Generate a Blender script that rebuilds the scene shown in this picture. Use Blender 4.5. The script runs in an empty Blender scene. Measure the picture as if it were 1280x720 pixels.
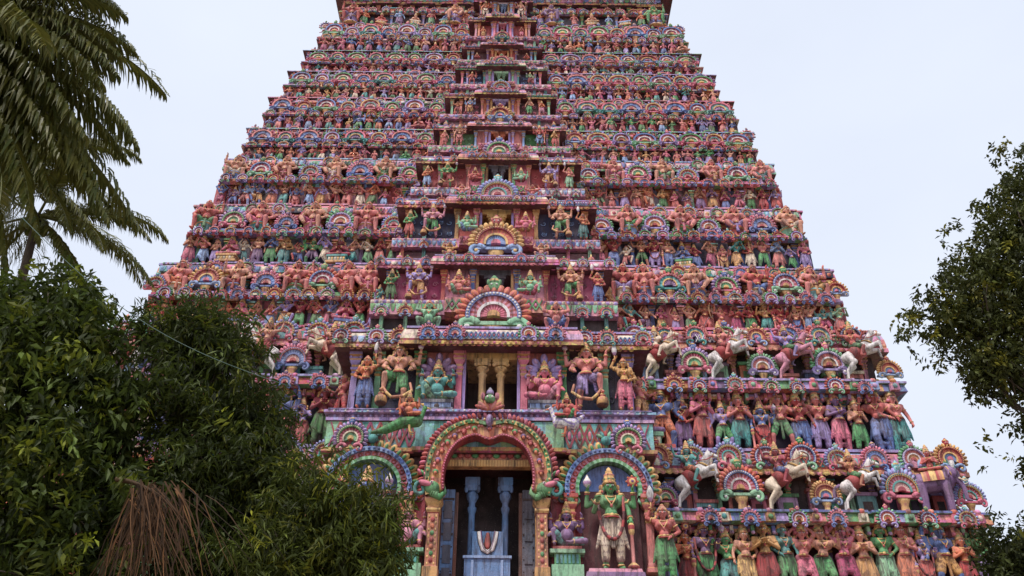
import bpy, math, random
import numpy as np
from mathutils import Vector, Matrix

random.seed(7)
RNG = np.random.default_rng(7)
PI = math.pi
scene = bpy.context.scene
COL = scene.collection


# ----------------------------------------------------------------- colours
def srgb(r, g, b, k=1.0):
    def f(c):
        c = c / 255.0
        return (c / 12.92 if c <= 0.04045 else ((c + 0.055) / 1.055) ** 2.4) * k
    return (f(r), f(g), f(b))


P = {
    'salmon': srgb(226, 122, 116), 'pink': srgb(226, 104, 138), 'coral': srgb(204, 72, 66),
    'red': srgb(178, 36, 44), 'crimson': srgb(164, 22, 58), 'maroon': srgb(84, 18, 34),
    'orange': srgb(222, 112, 58), 'ochre': srgb(218, 158, 80), 'gold': srgb(236, 188, 104),
    'cream': srgb(238, 218, 192), 'white': srgb(236, 230, 230), 'flesh': srgb(226, 152, 122),
    'tan': srgb(196, 120, 84), 'green': srgb(72, 162, 94), 'leaf': srgb(56, 128, 62),
    'mint': srgb(138, 204, 160), 'teal': srgb(62, 162, 160), 'aqua': srgb(124, 204, 208),
    'blue': srgb(80, 118, 190), 'navy': srgb(30, 42, 84), 'sky': srgb(138, 176, 228),
    'lavender': srgb(168, 146, 216), 'violet': srgb(130, 92, 150), 'lilac': srgb(206, 160, 210),
    'rose': srgb(218, 134, 164), 'black': srgb(30, 24, 28), 'grey': srgb(130, 138, 152),
    'slate': srgb(84, 96, 116), 'brown': srgb(112, 62, 40), 'magenta': srgb(176, 40, 104),
    'doorblue': srgb(84, 140, 200), 'dark': srgb(30, 22, 28),
}


def rgba(c, a=0.0):
    if isinstance(c, str):
        c = P[c]
    elif len(c) == 4:
        return tuple(c)
    return (c[0], c[1], c[2], a)


TINT = (1.0, 1.0, 1.0, 1.0)            # takes the object's own colour


# ------------------------------------------------------------ mesh builder
def empty_geo():
    return (np.zeros((0, 3)), np.zeros(0, np.int64), np.zeros(0, np.int64), np.zeros((0, 4)), np.zeros(0, bool))


class MB:
    def __init__(self):
        self.V, self.L, self.T, self.C, self.S = [], [], [], [], []
        self.n = 0

    def raw(self, V, L, T, C, S):
        self.V.append(V); self.L.append(L + self.n); self.T.append(T); self.C.append(C); self.S.append(S)
        self.n += len(V)

    def add(self, V, F, col, smooth=False):
        V = np.asarray(V, float)
        T = np.array([len(f) for f in F], np.int64)
        L = np.array([i for f in F for i in f], np.int64)
        m = len(F)
        if isinstance(col, list):
            C = np.array([rgba(c) for c in col], float)
        else:
            C = np.tile(np.array(rgba(col), float), (m, 1))
        self.raw(V, L, T, C, np.full(m, smooth))

    def geo(self):
        if not self.V:
            return empty_geo()
        return tuple(np.concatenate(a) for a in (self.V, self.L, self.T, self.C, self.S))

    def put(self, g, M=None, loc=None, sc=None, rz=0.0, tint=None):
        """a copy of geometry g (tint: bake the object colour in)"""
        V, L, T, C, S = g
        if not len(V):
            return
        V = V.copy()
        flip = False
        if sc is not None:
            s = np.array(sc if not np.isscalar(sc) else (sc, sc, sc), float)
            V *= s
            flip = np.prod(s) < 0
        if rz:
            c, s_ = math.cos(rz), math.sin(rz)
            V = np.stack([V[:, 0] * c - V[:, 1] * s_, V[:, 0] * s_ + V[:, 1] * c, V[:, 2]], 1)
        if loc is not None:
            V += np.array(loc)
        if M is not None:
            A = np.array(M)
            V = V @ A[:3, :3].T + A[:3, 3]
        if tint is not None:
            C = C.copy()
            a = C[:, 3:4]
            C[:, :3] = C[:, :3] * (1 - a) + C[:, :3] * np.array(tint)[None, :3] * a
            C[:, 3] = 0
        if flip:
            L = L.copy()
            st = np.concatenate([[0], np.cumsum(T)])
            for k in (3, 4):
                idx = st[:-1][T == k]
                if len(idx):
                    cols = np.stack([L[idx + j] for j in range(k)], 1)[:, ::-1]
                    for j in range(k):
                        L[idx + j] = cols[:, j]
        self.raw(V, L, T, C, S)

    def mesh(self, name, mat):
        return geo_mesh(name, self.geo(), mat)

    def build(self, name, mat, parent=None, color=None, loc=None):
        me = self.mesh(name, mat)
        return link(name, me, parent, color, loc)


def geo_mesh(name, g, mat):
    V, L, T, C, S = g
    me = bpy.data.meshes.new(name)
    me.vertices.add(len(V)); me.vertices.foreach_set('co', V.astype(np.float32).ravel())
    me.loops.add(len(L)); me.loops.foreach_set('vertex_index', L.astype(np.int32))
    me.polygons.add(len(T))
    st = np.concatenate([[0], np.cumsum(T)[:-1]]) if len(T) else np.zeros(0)
    me.polygons.foreach_set('loop_start', st.astype(np.int32))
    try:
        me.polygons.foreach_set('loop_total', T.astype(np.int32))
    except Exception:
        pass
    me.update(calc_edges=True)
    me.polygons.foreach_set('use_smooth', S)
    at = me.attributes.new('Col', 'FLOAT_COLOR', 'CORNER')
    at.data.foreach_set('color', np.repeat(C, T, axis=0).astype(np.float32).ravel())
    me.validate()
    if mat is not None:
        me.materials.append(mat)
    return me


def link(name, me, parent=None, color=None, loc=None, rz=0.0, sc=None):
    o = bpy.data.objects.new(name, me)
    COL.objects.link(o)
    if parent is not None:
        o.parent = parent
    if color is not None:
        o.color = (color[0], color[1], color[2], 1.0)
    if loc is not None:
        o.location = loc
    if rz:
        o.rotation_euler = (0, 0, rz)
    if sc is not None:
        o.scale = sc if not np.isscalar(sc) else (sc, sc, sc)
    return o


def tag(o, label, cat, group=None, kind=None):
    if label:
        o['label'] = label
    if cat:
        o['category'] = cat
    if group:
        o['group'] = group
    if kind:
        o['kind'] = kind
    return o


def empty(name, loc=(0, 0, 0), rz=0.0, sc=None, parent=None):
    o = bpy.data.objects.new(name, None)
    COL.objects.link(o)
    o.empty_display_size = 0.3
    o.location = loc
    o.rotation_euler = (0, 0, rz)
    if sc is not None:
        o.scale = sc if not np.isscalar(sc) else (sc, sc, sc)
    if parent is not None:
        o.parent = parent
    return o


# -------------------------------------------------------------- primitives
BOXF = [(0, 3, 2, 1), (4, 5, 6, 7), (0, 1, 5, 4), (1, 2, 6, 5), (2, 3, 7, 6), (3, 0, 4, 7)]


def box(mb, x0, x1, y0, y1, z0, z1, col, tx=0.0, ty=0.0):
    """axis box; tx, ty: inset of the top"""
    V = [(x0, y0, z0), (x1, y0, z0), (x1, y1, z0), (x0, y1, z0),
         (x0 + tx, y0 + ty, z1), (x1 - tx, y0 + ty, z1), (x1 - tx, y1 - ty, z1), (x0 + tx, y1 - ty, z1)]
    mb.add(V, BOXF, col)


def lathe(mb, prof, n, cols, c=(0, 0, 0), smooth=True, sx=1.0, sy=1.0, phase=0.0, arc=None):
    """prof: (r, z) from bottom to top; cols: one colour or one per band"""
    V, F, C = [], [], []
    m = len(prof)
    for r, z in prof:
        for i in range(n):
            a = 2 * PI * i / n + phase
            V.append((c[0] + r * math.cos(a) * sx, c[1] + r * math.sin(a) * sy, c[2] + z))
    for j in range(m - 1):
        cj = cols[j % len(cols)] if isinstance(cols, list) else cols
        for i in range(n):
            k = (i + 1) % n
            F.append((j * n + i, j * n + k, (j + 1) * n + k, (j + 1) * n + i))
            if isinstance(cj, list):
                C.append(rgba(cj[i % len(cj)]))
            else:
                C.append(rgba(cj))
    F.append(tuple(range(n))[::-1]); C.append(C[0])
    F.append(tuple((m - 1) * n + i for i in range(n))); C.append(C[-2])
    mb.add(V, F, C, smooth)


def frame_of(d):
    d = d / (np.linalg.norm(d) + 1e-12)
    u = np.array([0, 0, 1.0]) if abs(d[2]) < 0.9 else np.array([1.0, 0, 0])
    a = np.cross(u, d); a /= np.linalg.norm(a)
    return a, np.cross(d, a), d


def tube(mb, pts, rad, n, col, smooth=True, cap=True, flat=1.0):
    pts = np.asarray(pts, float)
    m = len(pts)
    if np.isscalar(rad):
        rad = [rad] * m
    V, F = [], []
    prev = None
    for j in range(m):
        d = pts[min(j + 1, m - 1)] - pts[max(j - 1, 0)]
        a, b, d = frame_of(d)
        if prev is not None:
            a = prev - d * np.dot(prev, d); a /= np.linalg.norm(a) + 1e-12
            b = np.cross(d, a)
        prev = a
        for i in range(n):
            t = 2 * PI * i / n
            V.append(pts[j] + (a * math.cos(t) + b * math.sin(t) * flat) * rad[j])
    for j in range(m - 1):
        for i in range(n):
            k = (i + 1) % n
            F.append((j * n + i, j * n + k, (j + 1) * n + k, (j + 1) * n + i))
    if cap:
        F.append(tuple(range(n))[::-1]); F.append(tuple((m - 1) * n + i for i in range(n)))
    mb.add(V, F, col, smooth)


def ball(mb, c, r, col, nu=8, nv=5, smooth=True, M=None):
    r = (r, r, r) if np.isscalar(r) else r
    V = [(0, 0, -1)]
    for j in range(1, nv):
        t = -PI / 2 + PI * j / nv
        for i in range(nu):
            a = 2 * PI * i / nu
            V.append((math.cos(t) * math.cos(a), math.cos(t) * math.sin(a), math.sin(t)))
    V.append((0, 0, 1))
    F = []
    for i in range(nu):
        k = (i + 1) % nu
        F.append((0, 1 + k, 1 + i))
        for j in range(nv - 2):
            F.append((1 + j * nu + i, 1 + j * nu + k, 1 + (j + 1) * nu + k, 1 + (j + 1) * nu + i))
        F.append((1 + (nv - 2) * nu + i, 1 + (nv - 2) * nu + k, len(V) - 1))
    V = np.array(V) * np.array(r)
    if M is not None:
        V = V @ np.array(M).T
    mb.add(V + np.array(c), F, col, smooth)


def rot_y(a):
    c, s = math.cos(a), math.sin(a)
    return np.array([[c, 0, s], [0, 1, 0], [-s, 0, c]])


def torus(mb, c, axis, R, r, col, n=12, m=5, sq=1.0):
    a, b, d = frame_of(np.asarray(axis, float))
    V, F = [], []
    for i in range(n):
        t = 2 * PI * i / n
        e = a * math.cos(t) + b * math.sin(t) * sq
        for j in range(m):
            q = 2 * PI * j / m
            V.append(np.array(c) + e * (R + r * math.cos(q)) + d * r * math.sin(q))
    for i in range(n):
        for j in range(m):
            F.append((i * m + j, ((i + 1) % n) * m + j, ((i + 1) % n) * m + (j + 1) % m, i * m + (j + 1) % m))
    mb.add(V, F, col, True)


# --------------------------------------------------------------- materials
def new_mat(name):
    m = bpy.data.materials.new(name)
    m.use_nodes = True
    nt = m.node_tree
    for n in list(nt.nodes):
        nt.nodes.remove(n)
    out = nt.nodes.new('ShaderNodeOutputMaterial')
    bs = nt.nodes.new('ShaderNodeBsdfPrincipled')
    nt.links.new(bs.outputs[0], out.inputs[0])
    return m, nt, bs, out


def mix(nt, a, b, fac, mode='MIX'):
    n = nt.nodes.new('ShaderNodeMix')
    n.data_type = 'RGBA'; n.blend_type = mode
    for s, v in ((n.inputs[0], fac), (n.inputs[6], a), (n.inputs[7], b)):
        if hasattr(v, 'links') or hasattr(v, 'is_linked'):
            nt.links.new(v, s)
        elif np.isscalar(v):
            s.default_value = v
        else:
            s.default_value = (v[0], v[1], v[2], 1)
    return n.outputs[2]


def ramp(nt, src, stops):
    n = nt.nodes.new('ShaderNodeValToRGB')
    e = n.color_ramp.elements
    while len(e) < len(stops):
        e.new(0.5)
    for k, (p, c) in enumerate(stops):
        e[k].position = p
        e[k].color = (c, c, c, 1) if np.isscalar(c) else (c[0], c[1], c[2], 1)
    nt.links.new(src, n.inputs[0])
    return n.outputs[0]


def noise(nt, scale, detail=4, rough=0.6, vec=None, dist=0.0):
    n = nt.nodes.new('ShaderNodeTexNoise')
    n.inputs['Scale'].default_value = scale
    n.inputs['Detail'].default_value = detail
    n.inputs['Roughness'].default_value = rough
    n.inputs['Distortion'].default_value = dist
    if vec is not None:
        nt.links.new(vec, n.inputs['Vector'])
    return n.outputs['Fac']


def world_pos(nt):
    return nt.nodes.new('ShaderNodeNewGeometry').outputs['Position']


def stretched(nt, vec, s):
    n = nt.nodes.new('ShaderNodeMapping')
    n.inputs['Scale'].default_value = s
    nt.links.new(vec, n.inputs['Vector'])
    return n.outputs[0]


def paint_material(name='painted_stucco', busy=0.0):
    """limewashed, hand-painted stucco: colour from the mesh (times the object's colour), weathered"""
    m, nt, bs, out = new_mat(name)
    at = nt.nodes.new('ShaderNodeAttribute'); at.attribute_name = 'Col'
    oi = nt.nodes.new('ShaderNodeObjectInfo')
    tinted = mix(nt, at.outputs['Color'], oi.outputs['Color'], 1.0, 'MULTIPLY')
    base = mix(nt, at.outputs['Color'], tinted, at.outputs['Alpha'])
    pos = world_pos(nt)
    if busy:
        # hand-painted motifs: small cells of neighbouring colours with darker outlines
        vo = nt.nodes.new('ShaderNodeTexVoronoi'); vo.inputs['Scale'].default_value = 7.5
        nt.links.new(pos, vo.inputs['Vector'])
        hs = nt.nodes.new('ShaderNodeHueSaturation')
        sp = nt.nodes.new('ShaderNodeSeparateColor'); nt.links.new(vo.outputs['Color'], sp.inputs[0])
        mr = nt.nodes.new('ShaderNodeMapRange'); nt.links.new(sp.outputs[0], mr.inputs[0])
        mr.inputs[3].default_value = .36; mr.inputs[4].default_value = .62
        mv = nt.nodes.new('ShaderNodeMapRange'); nt.links.new(sp.outputs[1], mv.inputs[0])
        mv.inputs[3].default_value = .55; mv.inputs[4].default_value = 1.35
        nt.links.new(mr.outputs[0], hs.inputs['Hue']); nt.links.new(mv.outputs[0], hs.inputs['Value'])
        nt.links.new(base, hs.inputs['Color'])
        base = mix(nt, base, hs.outputs[0], busy)
        v2 = nt.nodes.new('ShaderNodeTexVoronoi'); v2.feature = 'DISTANCE_TO_EDGE'; v2.inputs['Scale'].default_value = 7.5
        nt.links.new(pos, v2.inputs['Vector'])
        base = mix(nt, base, ramp(nt, v2.outputs['Distance'], [(.0, .45), (.09, 1.0)]), busy, 'MULTIPLY')
    fade = nt.nodes.new('ShaderNodeHueSaturation')
    fade.inputs['Saturation'].default_value = .91
    nt.links.new(base, fade.inputs['Color']); base = fade.outputs[0]
    # brushwork: slightly lighter and darker patches of paint
    n1 = noise(nt, 3.2, 5, 0.65, pos)
    base = mix(nt, base, ramp(nt, n1, [(0.28, 0.80), (0.72, 1.14)]), 1.0, 'MULTIPLY')
    n2 = noise(nt, 16.0, 3, 0.6, pos)
    base = mix(nt, base, ramp(nt, n2, [(0.3, 0.90), (0.7, 1.06)]), 1.0, 'MULTIPLY')
    # bleached paint
    n3 = noise(nt, 1.1, 4, 0.6, pos)
    base = mix(nt, base, (0.66, 0.46, 0.44), ramp(nt, n3, [(0.40, 0.04), (0.8, 0.30)]))
    # rain streaks and soot
    n4 = noise(nt, 2.4, 6, 0.72, stretched(nt, pos, (2.4, 2.4, 0.35)))
    base = mix(nt, base, (0.055, 0.04, 0.04), ramp(nt, n4, [(0.48, 0.0), (0.66, 0.85)]))
    # chips down to the plaster
    n5 = noise(nt, 34.0, 3, 0.6, pos)
    base = mix(nt, base, (0.60, 0.54, 0.50), ramp(nt, n5, [(0.66, 0.0), (0.72, 0.55)]))
    nt.links.new(base, bs.inputs['Base Color'])
    nt.links.new(ramp(nt, n2, [(0.2, 0.42), (0.8, 0.75)]), bs.inputs['Roughness'])
    bs.inputs['Specular IOR Level'].default_value = 0.28
    bp = nt.nodes.new('ShaderNodeBump')
    bp.inputs['Strength'].default_value = 0.5; bp.inputs['Distance'].default_value = 0.04
    nt.links.new(noise(nt, 20.0, 5, 0.75, pos), bp.inputs['Height'])
    nt.links.new(bp.outputs[0], bs.inputs['Normal'])
    return m


def leaf_material(name, rough=0.5, trans=0.25, tcol=(0.10, 0.14, 0.02)):
    m, nt, bs, out = new_mat(name)
    at = nt.nodes.new('ShaderNodeAttribute'); at.attribute_name = 'Col'
    pos = world_pos(nt)
    base = mix(nt, at.outputs['Color'], ramp(nt, noise(nt, 9.0, 3, 0.6, pos), [(0.3, 0.7), (0.7, 1.2)]), 1.0, 'MULTIPLY')
    nt.links.new(base, bs.inputs['Base Color'])
    bs.inputs['Roughness'].default_value = rough
    bs.inputs['Specular IOR Level'].default_value = 0.3
    tr = nt.nodes.new('ShaderNodeBsdfTranslucent')
    nt.links.new(mix(nt, base, tcol, 0.5), tr.inputs[0])
    ms = nt.nodes.new('ShaderNodeMixShader'); ms.inputs[0].default_value = trans
    nt.links.new(bs.outputs[0], ms.inputs[1]); nt.links.new(tr.outputs[0], ms.inputs[2])
    nt.links.new(ms.outputs[0], out.inputs[0])
    return m


def simple_material(name, c1, c2, scale, rough=0.8, bump=0.3, stretch=(1, 1, 1)):
    m, nt, bs, out = new_mat(name)
    pos = stretched(nt, world_pos(nt), stretch)
    n1 = noise(nt, scale, 6, 0.65, pos)
    nt.links.new(mix(nt, c1, c2, ramp(nt, n1, [(0.3, 0.0), (0.7, 1.0)])), bs.inputs['Base Color'])
    bs.inputs['Roughness'].default_value = rough
    bp = nt.nodes.new('ShaderNodeBump')
    bp.inputs['Strength'].default_value = bump; bp.inputs['Distance'].default_value = 0.05
    nt.links.new(noise(nt, scale * 6, 4, 0.7, pos), bp.inputs['Height'])
    nt.links.new(bp.outputs[0], bs.inputs['Normal'])
    return m


PAINT = paint_material()
MOTIF = paint_material('painted_motifs', .4)
LEAF = leaf_material('broad_leaf', 0.62, 0.3)
LEAF_FAR = leaf_material('small_leaf', 0.6, 0.2, (0.05, 0.07, 0.01))
PALM = leaf_material('palm_leaf', 0.45, 0.2, (0.12, 0.12, 0.02))
DRY = leaf_material('dry_leaf', 0.8, 0.15, (0.2, 0.1, 0.03))
BARK = simple_material('bark', (0.05, 0.035, 0.025), (0.13, 0.1, 0.075), 6.0, 0.9, 0.7, (1, 1, 0.3))
GRANITE = simple_material('granite', (0.20, 0.18, 0.165), (0.33, 0.30, 0.27), 1.6, 0.85, 0.4)
EARTH = simple_material('packed_earth', (0.16, 0.12, 0.085), (0.27, 0.21, 0.155), 0.5, 0.95, 0.5)
WIRE = simple_material('wire_sheath', (0.02, 0.07, 0.06), (0.04, 0.10, 0.08), 4.0, 0.5, 0.1)
# ======================================================================
# STATUES: bodies grown as ONE surface (tapered limbs voxel-merged), then
# painted; garment, crown, hair and jewellery are parts of the statue
# ======================================================================
def capsule(mb, p0, p1, r0, r1, n=10):
    p0, p1 = np.array(p0, float), np.array(p1, float)
    L = np.linalg.norm(p1 - p0)
    if L < 1e-6:
        ball(mb, p0, max(r0, r1), TINT, n, 7)
        return
    a, b, d = frame_of(p1 - p0)
    V, F = [], []
    rings = []
    for t in (-75, -45, -15):
        q = math.radians(t); rings.append((p0 + d * r0 * math.sin(q), r0 * math.cos(q)))
    for t in (15, 45, 75):
        q = math.radians(t); rings.append((p1 + d * r1 * math.sin(q), r1 * math.cos(q)))
    for c, r in rings:
        for i in range(n):
            t = 2 * PI * i / n
            V.append(c + (a * math.cos(t) + b * math.sin(t)) * r)
    for j in range(len(rings) - 1):
        for i in range(n):
            k = (i + 1) % n
            F.append((j * n + i, j * n + k, (j + 1) * n + k, (j + 1) * n + i))
    F.append(tuple(range(n))[::-1]); F.append(tuple((len(rings) - 1) * n + i for i in range(n)))
    mb.add(V, F, TINT, True)


def grow(prims, voxel, faces, paint=None, smooth_it=2):
    """one continuous surface around the tapered limbs; paint(key, t) -> colour of a face"""
    mb = MB()
    for p0, p1, r0, r1, key in prims:
        capsule(mb, p0, p1, r0, r1)
    me = mb.mesh('tmp', None)
    o = bpy.data.objects.new('tmp', me); COL.objects.link(o)
    r = o.modifiers.new('r', 'REMESH'); r.mode = 'VOXEL'; r.voxel_size = voxel; r.use_smooth_shade = True
    if smooth_it:
        s = o.modifiers.new('s', 'SMOOTH'); s.factor = 0.5; s.iterations = smooth_it
    dg = bpy.context.evaluated_depsgraph_get()
    e = o.evaluated_get(dg).to_mesh(); nf = len(e.polygons) * 2
    o.evaluated_get(dg).to_mesh_clear()
    if nf > faces:
        d = o.modifiers.new('d', 'DECIMATE'); d.ratio = faces / nf
    dg = bpy.context.evaluated_depsgraph_get()
    ev = o.evaluated_get(dg)
    e = ev.to_mesh()
    V = np.zeros(len(e.vertices) * 3); e.vertices.foreach_get('co', V); V = V.reshape(-1, 3)
    L = np.zeros(len(e.loops), np.int64); e.loops.foreach_get('vertex_index', L)
    T = np.zeros(len(e.polygons), np.int64); e.polygons.foreach_get('loop_total', T)
    cen = np.zeros(len(e.polygons) * 3); e.polygons.foreach_get('center', cen); cen = cen.reshape(-1, 3)
    ev.to_mesh_clear()
    bpy.data.objects.remove(o); bpy.data.meshes.remove(me)
    C = np.tile(np.array(TINT), (len(T), 1))
    if paint is not None and len(T):
        best = np.full(len(T), 1e9); who = np.zeros(len(T), int); par = np.zeros(len(T))
        for i, (p0, p1, r0, r1, key) in enumerate(prims):
            p0, p1 = np.array(p0, float), np.array(p1, float)
            d = p1 - p0; q = max(np.dot(d, d), 1e-9)
            t = np.clip(((cen - p0) @ d) / q, 0, 1)
            s = np.linalg.norm(cen - p0 - t[:, None] * d, axis=1) - (r0 + (r1 - r0) * t)
            m = s < best
            best[m] = s[m]; who[m] = i; par[m] = t[m]
        for f in range(len(T)):
            p = prims[who[f]]
            L_ = np.linalg.norm(np.array(p[1]) - np.array(p[0]))
            C[f] = paint(p[4], par[f] * L_, cen[f])
    return (V, L, T, C, np.ones(len(T), bool))


# ------------------------------------------------------------------- poses
BASE = dict(
    pelvis=(0, 0, .93), chest=(0, -.01, 1.27), head=(0, -.03, 1.575), belly=.125, build=1.0, bust=0.0,
    arms=[((-.21, 0, 1.39), (-.33, .03, 1.14), (-.30, -.10, .92)), ((.21, 0, 1.39), (.33, .03, 1.14), (.30, -.10, .92))],
    legs=[((-.10, 0, .90), (-.13, -.05, .49), (-.14, 0, .08), (-.17, -.15, .035)),
          ((.10, 0, .90), (.13, -.05, .49), (.14, 0, .08), (.17, -.15, .035))],
    garment='dhoti', crown='tall', garland=False, props=[], pleat=True)


def pose(**k):
    d = dict(BASE); d.update(k); return d


def sh(s, dx=0, dz=0):
    return (s * (.21 + dx), 0, 1.39 + dz)


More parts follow.
